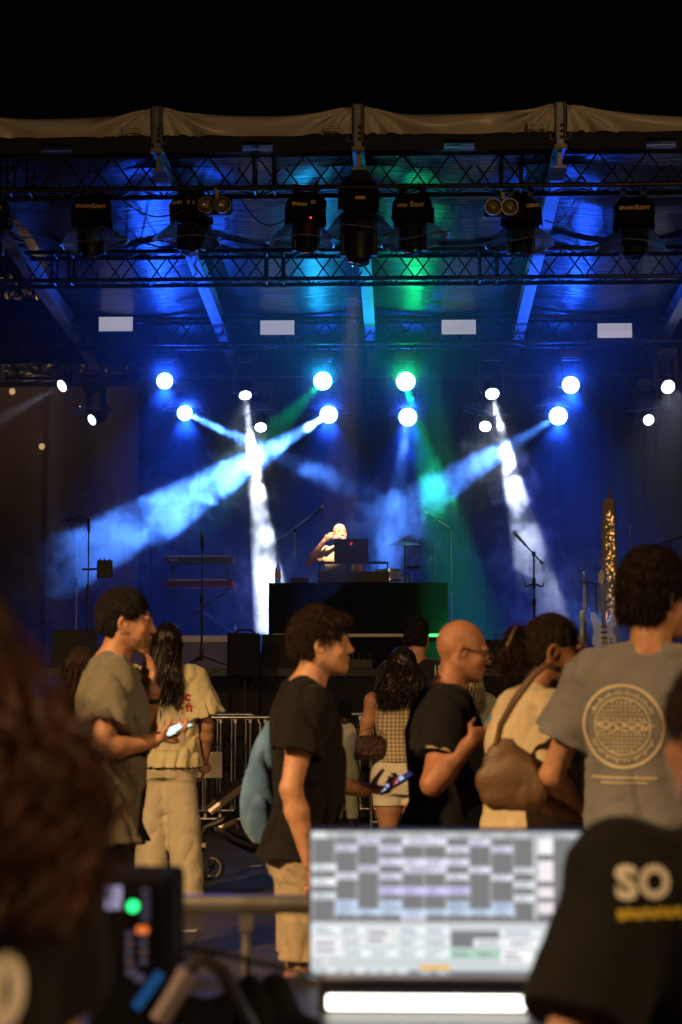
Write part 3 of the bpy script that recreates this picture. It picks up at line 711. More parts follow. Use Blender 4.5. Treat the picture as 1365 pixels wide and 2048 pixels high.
    def hand(s, S, wr, d, nrm, curl, i, w, sc=None):
        side = np.cross(d, nrm) * (1 if i == 0 else -1)   # towards the thumb
        sc = sc or (.93 if s.fem else 1.)
        pc = wr + d * .052 * sc
        Rm = np.stack([side, d, nrm], 1)
        S.ell(pc, np.array((.041, .056, .016)) * sc, Rm, .018)
        for j, (off, ln) in enumerate(((.029, .075), (.010, .083), (-.010, .077), (-.028, .062))):
            b = wr + d * .092 * sc + side * off * sc; dd = d + side * off * 2.0; dd /= np.linalg.norm(dd); p = b; c = curl * (.8 + .12 * j); a = c * .45
            for q, l in enumerate((.45, .32, .25)):
                v = dd * math.cos(a) + nrm * math.sin(a); e = p + v * ln * l * sc
                S.cap(p, e, (.0092 - .0008 * q) * sc, (.0085 - .0008 * q) * sc, .005); p = e; a += c
        p = wr + d * .025 * sc + side * .03 * sc; v = side * .8 + d * .55 + nrm * (.25 + .6 * curl); v /= np.linalg.norm(v); e = p + v * .04 * sc; S.cap(p, e, .014 * sc, .011 * sc, .012)
        v2 = d * .95 + side * .12 + nrm * (.2 + .8 * curl); v2 /= np.linalg.norm(v2); S.cap(e, e + v2 * .045 * sc, .0105 * sc, .008 * sc, .005)
    def head(s, S, ears=True, nose=1.):
        H = s.H; Rm = s.HR; E = lambda c, r, k=.02, mode='u', rot=None: S.ell(H(c), r, Rm if rot is None else Rm @ rot, k, mode)
        f = s.fem; mj = s.mj
        E((0, -.012, 1.683), (.074, .096, .094)); E((0, .028, 1.640), (.064, .066, .085), .03)
        E((0, .045, 1.590), (.050 * (.93 if f else mj), .048, .040), .03); E((0, .078, 1.563), (.022 if f else .028, .020, .018), .025)
        for sx in (-1, 1):
            S.cap(H((sx * .055, .0, 1.605)), H((sx * .02, .075, 1.567)), .022 if f else .026, .018, .03)   # jaw line
            E((sx * .042, .068, 1.628), (.024, .022, .022), .025)                                            # cheek
            E((sx * .030, .088, 1.680), (.026, .012, .009), .012)                                             # brow
            E((sx * .032, .1015, 1.662), (.016, .012, .009), .012, 's')                                        # socket
            E((sx * .031, .0835, 1.660), (.0145, .0125, .0115), .003)                                          # eyeball
            if ears:
                er = Matrix.Rotation(sx * .35, 3, 'Z') @ Matrix.Rotation(-.15, 3, 'X')
                E((sx * .078, -.006, 1.650), (.010, .023, .033), .008, rot=er); E((sx * .085, -.002, 1.652), (.006, .011, .018), .006, 's', er)
        n = nose
        S.cap(H((0, .090, 1.674)), H((0, .111 + .004 * (n - 1), 1.634)), .0090, .0105, .016); E((0, .1105 + .005 * (n - 1), 1.629), (.0125, .0125, .0105), .012)
        for sx in (-1, 1): E((sx * .012, .103, 1.626), (.009, .011, .008), .008)
        E((0, .0955, 1.603), (.024, .0135, .0075), .006); E((0, .0945, 1.591), (.021, .0125, .0078), .006); E((0, .108, 1.597), (.026, .012, .0016), .003, 's')
    # ---- clothes
    def box(s): return s.S.lo.copy(), s.S.lo + (np.array(s.S.f.shape) - 1) * s.S.h
    def shirt(s, m, hem=.86, inf=.016, sleeve=.5, flare=.018, hemw=.0, seed=1, amp=.006, sc=16, collar=None, name='shirt', tankcut=False, belly=0., h=None, slope=0., sl_side=(1, 1)):
        lo, hi = s.box(); S = SDF((lo[0], lo[1], hem - .06), (hi[0], hi[1], 1.60), h or s.h * 1.15)
        rows = [r for r in s.torso_rows(inf, .88, 1.49, belly=belly)]
        b = s.t((0, -.01, hem)); b0 = (b[2], (.172 if s.fem else .172) * s.w + inf + hemw, .122 * s.w + inf + hemw * .8 + belly * .6, b[0], b[1] + belly * .4)
        rows = [b0] + [((r[0], max(r[1], .15 * s.w + inf + hemw * .6) if not tankcut else r[1], max(r[2], .105 * s.w + inf), r[3], r[4]) if r[0] < 1.2 else r) for r in rows if r[0] > b[2] + .05]
        S.loft(rows, k=.03)
        if not tankcut:
            S.cap(s.sh[0] * (.78, 1, 1), s.sh[1] * (.78, 1, 1), .062 + inf * .7, .062 + inf * .7, .04)
            for sx in (-1, 1): S.cap(s.t((sx * .05, -.03, 1.482)), s.t((sx * .14, -.02, 1.435)), .036 + inf * .5, .034 + inf * .5, .05)
            for i, (sh, el, wr) in enumerate(s.arms):
                w = (.85 if s.fem else 1.) * s.w
                S.ell(sh, np.array((.064, .064, .067)) * w + inf * .8, k=.04)
                S.cap(sh, sh + (el - sh) * sleeve * sl_side[i], .054 * w + inf, .050 * w + inf + flare, .03, flat=True)
        else:
            for sx in (-1, 1): S.cap(s.t((sx * .045, -.03, 1.482)), s.t((sx * .12, -.02, 1.435)), .034 + inf * .4, .032 + inf * .4, .05)
        S.fold(amp, sc, seed, (1, 1, .55)); S.fold(amp * .22, sc * 2.0, seed + 7, (.7, .7, 1.2))
        S.plane(s.t((0, 0, hem)), np.array((0, slope, -1.)))
        # neck opening
        S.ell(s.t((0, .035, 1.515)), (.062, .075, .045), k=.012, mode='s')
        o, V = S.build(name, m, s.root)
        if collar:
            b = MB(); c = s.t((0, -.005, 1.487)); P = []
            for a in np.linspace(0, 2 * math.pi, 25): P.append(Vector((c[0] + .067 * math.cos(a), c[1] + .012 + .068 * math.sin(a), c[2] - .018 * math.sin(a) - .004)))
            b.path(P, .0065, 6).build('collar', collar, o, True)
        return o
    def pants(s, m, hem=.06, inf=.02, wide=.03, top=1.0, seed=3, amp=.006, name='trousers', sc=15, cuff=0.):
        lo, hi = s.box(); S = SDF((lo[0], lo[1], max(0, hem - .05)), (hi[0], hi[1], top + .06), s.h * 1.2)
        rows = s.torso_rows(inf, .80, 1.07); rows = [r for r in rows if r[0] < top - .03]
        q = s.t((0, -.01, top)); rows.append((q[2], rows[-1][1] - .01, rows[-1][2] - .006, q[0], q[1])); S.loft(rows, k=.03)
        for i, (kn, an) in enumerate(s.legs):
            sx = 1 if i == 0 else -1; hip = np.array((sx * .085, -.005, .90)); kn = np.array(kn); an = np.array(an)
            if hem > .5:
                t = (hip[2] - hem) / (hip[2] - kn[2]); e = hip + (kn - hip) * t; S.cap(hip, e, .095 * s.w + inf * .6, .074 * s.w + inf + wide, .03, flat=False)
            else:
                t = (kn[2] - hem) / (kn[2] - an[2]); e = kn + (an - kn) * t
                S.cap(hip, kn, .095 * s.w + inf * .6, .062 + inf + wide * .8, .04); S.cap(kn, e + (an - kn) * .05, .062 + inf + wide * .8, .052 + inf + wide, .02)
        S.fold(amp, sc, seed, (1, 1, .6)); S.fold(amp * .3, sc * 2.0, seed + 5, (.7, .7, 1.2)); S.plane((0, 0, hem), (0, 0, -1.))
        o, V = S.build(name, m, s.root); return o
    def shoes(s, m, sole=None):
        for i, (kn, an) in enumerate(s.legs):
            an = np.array(an); sx = 1 if i == 0 else -1; f = rotz(-sx * .2)
            S = SDF(an + (-.16, -.16, -.1), an + (.16, .27, .06), .008)
            S.cap(an + (0, -.025, -.035), an + f @ np.array((0, .16, -.05)), .046, .040, .03); S.cap(an + (0, -.01, 0), an + (0, 0, .02), .045, .04, .03); S.plane((0, 0, .004), (0, 0, -1.))
            S.build('shoe', m, s.root)
    # ---- hair
    def cap_hair(s, m, thick=.02, front=.055, back=1.60, side=1.645, noise=.006, seed=1, top=.03, fringe=0., sc=60, n=1400, ln=.03, fade=True):
        H = s.H; Rm = s.HR; c = H((0, -.012, 1.69)); S = SDF(c - .17, c + .17, .0055)
        S.ell(H((0, -.018, 1.692 + top * .35)), (.076 + thick * .75, .098 + thick * .8, .092 + thick * .5 + top * .55), Rm, .02)
        S.ell(H((0, -.05, 1.635)), (.066 + thick * .5, .058 + thick * .5, .06), Rm, .03)
        if fringe: S.ell(H((0, .075, 1.738)), (.062, .045, .03 + fringe), Rm, .03)
        S.fold(noise, sc, seed, (1, 1, .7), ridge=True)
        # clear the face, the neck and the temples
        S.ell(H((0, .155, 1.658)), (.088, .115 - front * .3, .090), Rm, .012, 's'); S.ell(H((0, .125, 1.60)), (.09, .10, .09), Rm, .012, 's')
        for sx in (-1, 1): S.ell(H((sx * .095, .05, side - .045)), (.045, .06, .075), Rm, .012, 's'); S.ell(H((sx * .09, .0, side - .07)), (.04, .05, .06), Rm, .01, 's')
        S.plane(H((0, -.06, back)), np.array(Rm @ Vector((0, -.35, -1)).normalized()))
        o, V = S.build('hair', m, s.root)
        s.tufts(o, V, m, n, ln, seed)
        return o
    def tufts(s, o, V, m, n, ln, seed, curl=.9, rad=.0021):
        rs = np.random.RandomState(seed); me = o.data; c = s.H((0, -.01, 1.66)); N = np.zeros((len(me.vertices), 3), np.float32); me.vertices.foreach_get('normal', N.ravel())
        pick = rs.choice(len(V), min(n, len(V)), replace=False); p = V[pick]; nr = N[pick]
        gd = np.array(s.HR @ Vector((.25, .7, -.45)))[None] + .45 * rs.normal(size=(len(pick), 3)); fl = gd - nr * (gd * nr).sum(1, keepdims=True); fl /= np.linalg.norm(fl, axis=1, keepdims=True) + 1e-9
        t = np.linspace(0, 1, 4)[None, :, None]; L = (ln * (.5 + rs.rand(len(pick))))[:, None, None]
        P = p[:, None] - nr[:, None] * .004 + nr[:, None] * L * t * .42 + fl[:, None] * L * t * t * curl + np.array((0, 0, -.3))[None, None] * L * t * t
        return strands('strands', P, np.array((1, .9, .6, .15)) * rad, m, o)
    def long_hair(s, m, length=.42, n=260, spread=.16, wave=.018, seed=5, back_only=True, rad=.011, part=0., gather=None, vol=.02):
        """locks that start on the scalp and fall down the back"""
        H = s.H; rs = np.random.RandomState(seed); Rm = np.array(s.HR)
        c = H((0, -.012, 1.69)); S = SDF(c - .18, c + .18, .0065)
        S.ell(H((0, -.022, 1.69)), (.082 + vol * .5, .104 + vol * .4, .098 + vol * .3), s.HR, .02); S.ell(H((0, -.06, 1.61)), (.08 + vol, .06 + vol, .09), s.HR, .04)
        S.fold(.004, 70, seed, (1, 1, .3)); S.ell(H((0, .145, 1.635)), (.085, .1, .10), s.HR, .012, 's')
        o, V = S.build('hair', m, s.root)
        q = 16; t = np.linspace(0, 1, q); P = np.zeros((n, q, 3))
        for i in range(n):
            a = rs.uniform(-1.9, 1.9); el = rs.uniform(-.2, 1.2)
            r0 = np.array((math.sin(a) * math.cos(el) * .085, -math.cos(a) * math.cos(el) * .105 - .012, math.sin(el) * .095 + 1.675))
            st = H(r0); L = length * rs.uniform(.72, 1.08)
            side = math.sin(a); ex = st[0] + (side * spread - (st[0] - s.H((0, 0, 1.6))[0])) * .85; ey = s.t((0, -.13, 1.35))[1] - .015 * rs.rand() - .05 * math.cos(a) * rs.rand()
            ph = rs.rand() * 6.28; fz = st[2] - (L + max(0, st[2] - 1.62))
            for j, u in enumerate(t):
                sm_ = u * u * (3 - 2 * u)
                x = st[0] + (ex - st[0]) * min(1, sm_ * 1.3) + wave * math.sin(ph + u * 13) * u; y = st[1] + (ey - st[1]) * min(1, u * 1.7) ** .8 - .012 * math.sin(3.1 * u) + wave * .7 * math.cos(ph * 1.3 + u * 12) * u
                P[i, j] = (x, y, st[2] + (fz - st[2]) * u)
        rr = rad * np.interp(t, (0, .1, .6, .9, 1), (.5, 1, .9, .55, .08))
        strands('locks', P, rr, m, o, 5)
        k = 5; fine = np.repeat(P, k, 0) + rs.normal(size=(n * k, 1, 3)) * .009 + (rs.normal(size=(n * k, 1, 3)) * .014) * t[None, :, None]
        strands('strands', fine, .0016 * np.interp(t, (0, .8, 1), (1, .9, .2)), m, o, 3)
        return o
# ------------------------------------------------------------------ stage gear
chrome = M('chrome', (.7, .7, .72), .2, 1.); gear = M('gear_black', (.015, .015, .017), .45, bump=.1, bs=150); silver = M('silver_grey', (.3, .3, .32), .4, .5)
def P(px, py, Y): return at(px, py, Y)
# spots set at front fixtures and aimed onto the stage
def front_spot(px, py, tgt, c, w, deg, parent, name='beam'):
    a = at(px, py, 18.35); d = (at(*tgt) - a).normalized(); ld = bpy.data.lights.new(name, 'SPOT'); ld.energy = w; ld.color = c; ld.spot_size = R(deg); ld.spot_blend = .5; ld.shadow_soft_size = .06
    lo = bpy.data.objects.new(name, ld); col.objects.link(lo); lo.parent = parent
    lo.matrix_local = parent.matrix_basis.inverted() @ (Matrix.Translation(a) @ d.to_track_quat('-Z', 'Y').to_matrix().to_4x4())
bpy.context.view_layer.update()
heads = [o for o in col.objects if o.name.startswith('moving_head_light')]
heads.sort(key=lambda o: o.location.x)
front_spot(718, 470, (672, 1118, 21.5), (1, .70, .42), 5200, 8.5, heads[4])  # warm spot added at this head to light the performer
front_spot(826, 490, (915, 1255, 19.9), (.02, 1, .25), 6500, 12, heads[5])
front_spot(1042, 470, (1190, 1230, 20.1), (.8, .85, 1), 260, 9, heads[6])  # added white fill that brightens the guitars
led = MB().lathe([(0, -.008), (.007, -.004), (.008, 0), (.007, .004), (0, .008)], (0, 0, 0), n=8, cap=False).build('status_light', red_led, heads[3]); led.location = (.03, -.17, -.12)

# risers
rz1 = P(740, 1267, 19.9).z
r1 = thing('dj_riser', 'low black skirted riser with a pale front edge under the table', 'riser', (P(742, 1300, 19.9).x, 19.9, DECK))
MB().box((0, .45, (rz1 - DECK) / 2 - .02), (2.12, .9, rz1 - DECK - .04)).build('skirt', cloth_black, r1)
MB().box((0, .44, rz1 - DECK - .02), (2.16, .92, .035)).build('edge', M('riser_edge', (.6, .6, .6), .4, .3), r1)
rz2 = P(450, 1271, 22.0).z
r2 = thing('keyboard_riser', 'pale edged riser carrying the keyboards at the left', 'riser', (P(410, 1300, 22.0).x, 22.0, DECK))
MB().box((0, .75, (rz2 - DECK) / 2 - .04), (2.0, 1.5, rz2 - DECK - .08)).build('fascia', M('fascia_grey', (.18, .18, .2), .6), r2)
MB().box((0, .74, rz2 - DECK - .04), (2.04, 1.52, .08)).build('edge', MATS['riser_edge'], r2)
# dj table
dz = P(718, 1166, 20.35).z
dt = thing('dj_table', 'black cloth covered table in the middle of the stage', 'table', (P(717, 1200, 20.35).x, 20.35, rz1 + .003))
tw = 355 / 176.
MB().box((0, .3, dz - rz1 - .02), (tw, .75, .035), bev=.004).build('tabletop', cloth_black, dt)
def tf(u, v):
    x = -tw / 2 + tw * u; return (x, -.075 - .006 * math.sin(x * 40) * (1 - v) - .004 * math.sin(x * 13), (dz - rz1 - .035) * v)
MB().grid(tf, 120, 6).build('front_cloth', cloth_black, dt, smooth='all')
for s in (-1, 1): MB().grid(lambda u, v: (s * tw / 2, -.07 + .72 * u + .0, (dz - rz1 - .035) * v), 6, 3).build('side_cloth', cloth_black, dt)
# dj gear on the table
def on_table(px, w, dpt, h, name, lab, cat, y=20.5, m=gear):
    t = thing(name, lab, cat, (P(px, 1166, y).x, y, dz + .003)); MB().box((0, 0, h / 2), (w, dpt, h), bev=.008).build('case', m, t); return t
mx_ = on_table(708, .80, .42, .125, 'dj_mixer', 'black mixing desk with knobs standing on the table', 'mixer')
for k in range(9): MB().lathe([(.011, 0), (.011, .018), (.008, .024), (0, .025)], (-.25 + .05 * k, -.1 + .05 * (k % 2), .125), n=10).build('knob', silver, mx_, True)
for s in (-.26, .3): MB().lathe([(.07, 0), (.07, .012), (.0, .013)], (s, .05, .125), n=20).build('jog_wheel', chrome, mx_, True)
ls = thing('laptop_stand', 'thin metal laptop stand straddling the mixer', 'stand', (P(708, 1166, 20.5).x, 20.5, dz + .003))
MB().box((0, 0, .235), (.78, .24, .014)).build('shelf', gear, ls)
for s in (-1, 1): MB().tube((s * .385, -.1, 0), (s * .385, -.1, .24), .008).tube((s * .385, .1, 0), (s * .385, .1, .24), .008).build('leg', chrome, ls)
lz = dz + .003 + .243
lt = thing('laptop', 'black laptop with a small red emblem seen from its back', 'laptop', (P(703, 1130, 20.5).x, 20.48, lz))
MB().box((0, .1, .009), (.38, .25, .018), bev=.004).build('base', gear, lt)
lid = MB().box((0, -.02, .14), (.39, .012, .245), Matrix.Rotation(R(4), 3, 'X'), bev=.004).build('lid', gear, lt)
em = MB().prism([(-.016, .012), (-.006, .018), (.006, .018), (.016, .012), (.014, -.006), (0, -.02), (-.014, -.006)], -.034, -.032).mesh('emblem', M('red_emblem', (.5, .01, .01), .4, emis=(1, .03, .02), es=.5))
link('emblem', em, lid, Matrix.Translation((.0, 0, .205)))
fx = on_table(600, .2, .2, .06, 'effect_box', 'small dark box beside the mixer on the table', 'audio device'); MB().box((.05, -.06, .064), (.06, .06, .008)).build('button', silver, fx)
def bottle(px, py, Y, z, lab, lk=None, hgt=.23):
    t = thing('water_bottle', lab, 'bottle', (P(px, py, Y).x, Y, z)); k = hgt / .23
    MB().lathe([(.03 * k, 0), (.033 * k, .01), (.033 * k, .14 * k), (.028 * k, .17 * k), (.012 * k, .2 * k), (.012 * k, .212 * k)], n=16).build('bottle', M('bottle_plastic', (.75, .82, .88), .08, trans=.75, spec=.6), t, True)
    MB().lathe([(.014 * k, .212 * k), (.014 * k, .23 * k), (0, .231 * k)], n=12).build('cap', M('bottle_cap', (.6, .7, .9), .4), t, True)
    MB().lathe([(.0338 * k, .07 * k), (.0338 * k, .13 * k)], n=16, cap=False).build('paper_label', M('bottle_label', (.7, .25, .25), .5), t, True); return t
bottle(556, 1166, 20.45, dz + .003, 'clear water bottle with a red label on the left of the table')
bottle(471, 1271, 22.2, rz2 + .002, 'small plastic bottle standing on the pale riser edge', hgt=.14)

def mic_stand(px, py_top, Y, zb, lab, boom=None, tripod=True, mic=True, clip=False, m=gear, name='microphone_stand'):
    top = P(px, py_top, Y); t = thing(name, lab, 'stand', (top.x, Y, zb)); h = top.z - zb
    MB().tube((0, 0, .1), (0, 0, h * .6), .012).build('lower_pole', m, t, True); MB().tube((0, 0, h * .58), (0, 0, h), .008).build('upper_pole', m, t, True)
    MB().tube((0, 0, h * .55), (0, 0, h * .61), .02).build('clutch', gear, t, True)
    if tripod:
        MB().tube((0, 0, .08), (0, 0, .2), .024).build('hub', gear, t, True)
        for a in (.25, 2.35, 4.45): MB().tube((.015 * math.cos(a), .015 * math.sin(a), .13), (.33 * math.cos(a), .33 * math.sin(a), .012), .008).build('leg', m, t, True)
    else: MB().lathe([(.13, 0), (.13, .02), (.03, .04), (.014, .1)], n=24).build('foot', gear, t, True)
    e = Vector((0, 0, h)); d = Vector((0, -.3, 1)).normalized()
    if boom:
        b0, b1 = Vector((boom[0], boom[4] if len(boom) > 4 else 0, boom[1])), Vector((boom[2], boom[4] if len(boom) > 4 else 0, boom[3])); MB().tube(e + b0, e + b1, .008).build('boom', m, t, True); MB().tube(e + b0 - (b1 - b0).normalized() * .02, e + b0 + (b1 - b0) * .08, .016).build('counterweight', gear, t, True)
        MB().tube(e - Vector((0, 0, .02)), e + Vector((0, 0, .025)), .02).build('swivel', gear, t, True); e = e + b1; d = (b1 - b0).normalized()
    if mic:
        mo = MB().tube(e - d * .02, e + d * .14, .012, .018, 10).build('microphone', gear, t, True)
        MB().lathe([(.0, -.026), (.018, -.02), (.026, 0), (.022, .018), (0, .028)], e + d * .16, aim(d), 14, cap=False).build('grille', M('mic_grille', (.35, .35, .37), .35, .8, bump=.6, bs=400), mo, True)
    return t
mic_stand(405, 1098, 18.95, DECK, 'straight microphone stand with tripod feet at the stage front, left of the speaker')
s1 = mic_stand(178, 1062, 19.3, DECK, 'microphone stand at far left holding a square black tablet')
hz_ = P(210, 1138, 19.25).z - DECK; hx = P(210, 1138, 19.25).x - s1.location.x
MB().box((hx, -.05, hz_), (.17, .035, .19), bev=.006).build('tablet_holder', gear, s1); MB().tube((-.06, 0, hz_), (hx - .06, -.04, hz_), .013).build('arm', gear, s1, True)
for k in (-.05, 0, .05): MB().box((hx + k, -.05, hz_ + .1), (.014, .03, .02)).build('claw', gear, s1)
s2 = mic_stand(1068, 1108, 19.1, DECK, 'microphone stand with angled top and open clip at right of centre', boom=(.08, -.09, -.09, .1), mic=True)
ch = P(1068, 1168, 19.1).z - DECK
MB().tube((0, 0, ch - .05), (0, 0, ch + .06), .018).tube((0, 0, ch), (-.09, -.03, ch - .03), .012, .008).tube((0, 0, ch), (.09, -.03, ch - .03), .012, .008).tube((-.09, -.03, ch - .03), (-.1, -.04, ch + .01), .008).tube((.09, -.03, ch - .03), (.1, -.04, ch + .01), .008).build('hanger_clip', gear, s2, True)
mic_stand(590, 1062, 22.3, DECK, 'boom microphone stand rising in the dark left of the performer', boom=(-.2, -.12, .22, .2), m=silver)
mic_stand(870, 1038, 22.2, DECK, 'boom microphone stand with bright arm above the cymbal', boom=(.09, .05, -.38, -.24), m=chrome)
mic_stand(903, 1058, 22.9, DECK, 'thin microphone stand in the green light right of the table', boom=(.0, .0, -.18, .12), m=silver)
mic_stand(1341, 1083, 19.6, DECK, 'boom microphone stand at the far right edge', boom=(.12, .05, -.32, -.1))
mic_stand(1261, 1048, 21.5, DECK, 'plain thin stand in the dark behind the man in grey', mic=False, m=silver)
tl = mic_stand(155, 1040, 22.6, DECK, 'tall dim stand with a flat top bar at the far left', mic=False, m=silver, name='light_stand')
hh = P(155, 1040, 22.6).z - DECK; MB().box((0, 0, hh), (.28, .06, .06), bev=.01).box((.06, 0, hh + .05), (.12, .05, .05)).tube((-.09, 0, hh - .05), (-.03, 0, hh - .26), .012).build('top_bar', gear, tl)

# keyboards on an x stand
kb = thing('keyboard_stand', 'crossed-leg stand holding two keyboards on the left riser', 'stand', (P(400, 1275, 22.5).x, 22.5, rz2 + .002))
z1, z2 = P(400, 1178, 22.5).z - rz2, P(400, 1131, 22.5).z - rz2
MB().tube((-.42, 0, .02), (.36, 0, z1 - .02), .014).build('leg', gear, kb, True); MB().tube((.42, .04, .02), (-.36, .04, z1 - .02), .014).build('leg', gear, kb, True)
for s in (-1, 1): MB().tube((s * .36, 0, z1 - .02), (s * .34, 0, z2), .011).tube((s * .34, -.16, z2 - .01), (s * .34, .16, z2 - .01), .011).tube((s * .36, -.16, z1 - .01), (s * .36, .16, z1 - .01), .011).build('upright', gear, kb, True)
for s in (-1, 1): MB().tube((s * .62, 0, .0), (s * .62, 0, z2 + .3), .008).build('side_post', gear, kb, True)
kw = M('ivory_key', (.75, .73, .68), .3); kbk = M('ebony_key', (.02, .02, .02), .3)
def keyboard(z, m, name, lab, w, wr=None):
    t = thing(name, lab, 'keyboard', (P(400, 1275, 22.5).x, 22.48, rz2 + z + .012)); MB().box((0, 0, .045), (w, .32, .09), bev=.01).build('case', m, t)
    MB().box((0, -.163, .05), (w * .9, .006, .03)).build('front_strip', gear, t)
    wk = MB().box((0, 0, 0), (.0215, .13, .014)).mesh('white_key', kw); bk = MB().box((0, 0, 0), (.011, .085, .016)).mesh('black_key', kbk)
    for i in range(int(w * .88 / .0232)):
        x = -w * .44 + .0232 * i; link('white_key', wk, t, Matrix.Translation((x, -.085, .094)))
        if i % 7 not in (2, 6): link('black_key', bk, t, Matrix.Translation((x + .0116, -.06, .106)))
    for i in range(8): MB().lathe([(.01, 0), (.008, .018), (0, .019)], (-w * .3 + .07 * i, .07, .09), n=8).build('knob', silver, t, True)
    if wr: text_on(wr, .04, M('print_white', (.7, .7, .7), .5), t, 'maker_print', Matrix.Translation((-w * .36, -.168, .05)) @ Matrix.Rotation(R(90), 4, 'X'), .0008)
    return t
keyboard(z1, M('red_case', (.16, .010, .01), .4), 'stage_keyboard', 'red stage keyboard on the lower tier of the stand', .86)
keyboard(z2, M('grey_case', (.05, .05, .06), .45), 'stage_keyboard', 'dark grey keyboard on the upper tier of the stand', .88, 'Roland')

# drums
dr = thing('cymbal_stand', 'large cymbal on a stand, right of the laptop', 'cymbal', (P(810, 1090, 21.6).x, 21.6, DECK)); cz = P(810, 1087, 21.6).z - DECK
brass = M('cymbal_bronze', (.45, .33, .16), .3, .9, bump=.2, bs=60)
MB().lathe([(0, .03), (.03, .028), (.05, .012), (.12, .004), (.205, -.012), (.204, -.015), (.1, .0), (0, .02)], (0, 0, cz), Matrix.Rotation(R(6), 3, 'X'), 36, cap=False).build('cymbal', brass, dr, True)
MB().tube((0, 0, .1), (0, 0, cz + .06), .012).build('pole', chrome, dr, True)
for a in (.5, 2.6, 4.7): MB().tube((0, 0, .3), (.3 * math.cos(a), .3 * math.sin(a), .01), .009).build('leg', chrome, dr, True)
MB().lathe([(.0, .0), (.014, .01), (.014, .03), (0, .04)], (0, 0, cz + .04), n=10).build('wing_nut', chrome, dr, True)
hh_ = thing('hi_hat', 'small pair of cymbals on a thin stand behind the table', 'cymbal', (P(825, 1138, 21.9).x, 21.9, DECK)); cz = P(825, 1138, 21.9).z - DECK
for dz_, rr_ in ((0, 0), (.03, math.pi)): MB().lathe([(0, .025), (.04, .018), (.11, 0), (.109, -.003), (0, .018)], (0, 0, cz + dz_), Matrix.Rotation(rr_, 3, 'X'), 28, cap=False).build('cymbal', brass, hh_, True)
MB().tube((0, 0, .0), (0, 0, cz + .3), .007).build('rod', chrome, hh_, True)
for a in (.5, 2.6, 4.7): MB().tube((0, 0, .3), (.25 * math.cos(a), .25 * math.sin(a), .01), .008).build('leg', chrome, hh_, True)
def drum(px, py, Y, r, h, lab, m, legs=True):
    p = P(px, py, Y); t = thing('drum', lab, 'drum', (p.x, Y, DECK)); z = p.z - DECK
    MB().lathe([(r, z - h), (r, z)], n=28, cap=False).build('shell', m, t, True); MB().lathe([(r * .99, z - .004), (0, z - .003)], n=28, cap=False).build('drumhead', M('drumhead', (.75, .75, .74), .5), t, True)
    for zz in (z, z - h): MB().lathe([(r * 1.0, zz - .012), (r * 1.04, zz - .012), (r * 1.04, zz + .008), (r, zz + .008)], n=28, cap=False).build('hoop', chrome, t, True)
    for k in range(8): a = k * math.pi / 4 + .2; MB().box((r * 1.03 * math.cos(a), r * 1.03 * math.sin(a), z - h / 2), (.02, .02, .05)).build('lug', chrome, t)
    for a in (.6, 2.7, 4.8): MB().tube((r * math.cos(a), r * math.sin(a), z - h), (r * 1.3 * math.cos(a), r * 1.3 * math.sin(a), .01), .008).build('leg', chrome, t, True)
    return t
pearl = M('drum_shell', (.55, .57, .62), .2, .3)
drum(775, 1140, 21.7, .16, .12, 'silver snare drum showing just above the table, right of the laptop', pearl); drum(786, 1150, 22.2, .2, .3, 'pale tom drum partly hidden behind the snare and table', pearl)

# guitars -------------------------------------------------------------
gs = thing('guitar_stand', 'black two-armed stand holding the guitars at the right', 'stand', (P(1194, 1280, 20.1).x, 20.1, DECK))
gh = P(1194, 1168, 20.1).z - DECK
MB().tube((0, 0, .03), (0, 0, gh), .012).build('pole', gear, gs, True); xl, xr = P(1168, 1168, 20.1).x - gs.location.x, P(1204, 1168, 20.1).x - gs.location.x
MB().path([(0, 0, gh), (xl * .5, 0, gh + .02), (xl, 0, gh + .03)], .012).path([(0, 0, gh), (xr, 0, gh + .015)], .012).build('arm', gear, gs, True)
for x in (xl, xr): MB().tube((x - .03, -.03, gh + .02), (x + .03, -.03, gh + .02), .014).tube((x - .03, -.03, gh + .02), (x - .03, -.08, gh + .03), .01).tube((x + .03, -.03, gh + .02), (x + .03, -.08, gh + .03), .01).build('yoke', gear, gs, True)
for a in (.3, 2.4, 4.5): MB().tube((0, 0, .1), (.3 * math.cos(a), .3 * math.sin(a), .01), .012).build('leg', gear, gs, True)
maple = M('maple', (.5, .33, .17), .35, var=.2, vs=4, vec=(1, 1, 8)); rosew = M('fretboard', (.08, .045, .03), .5)
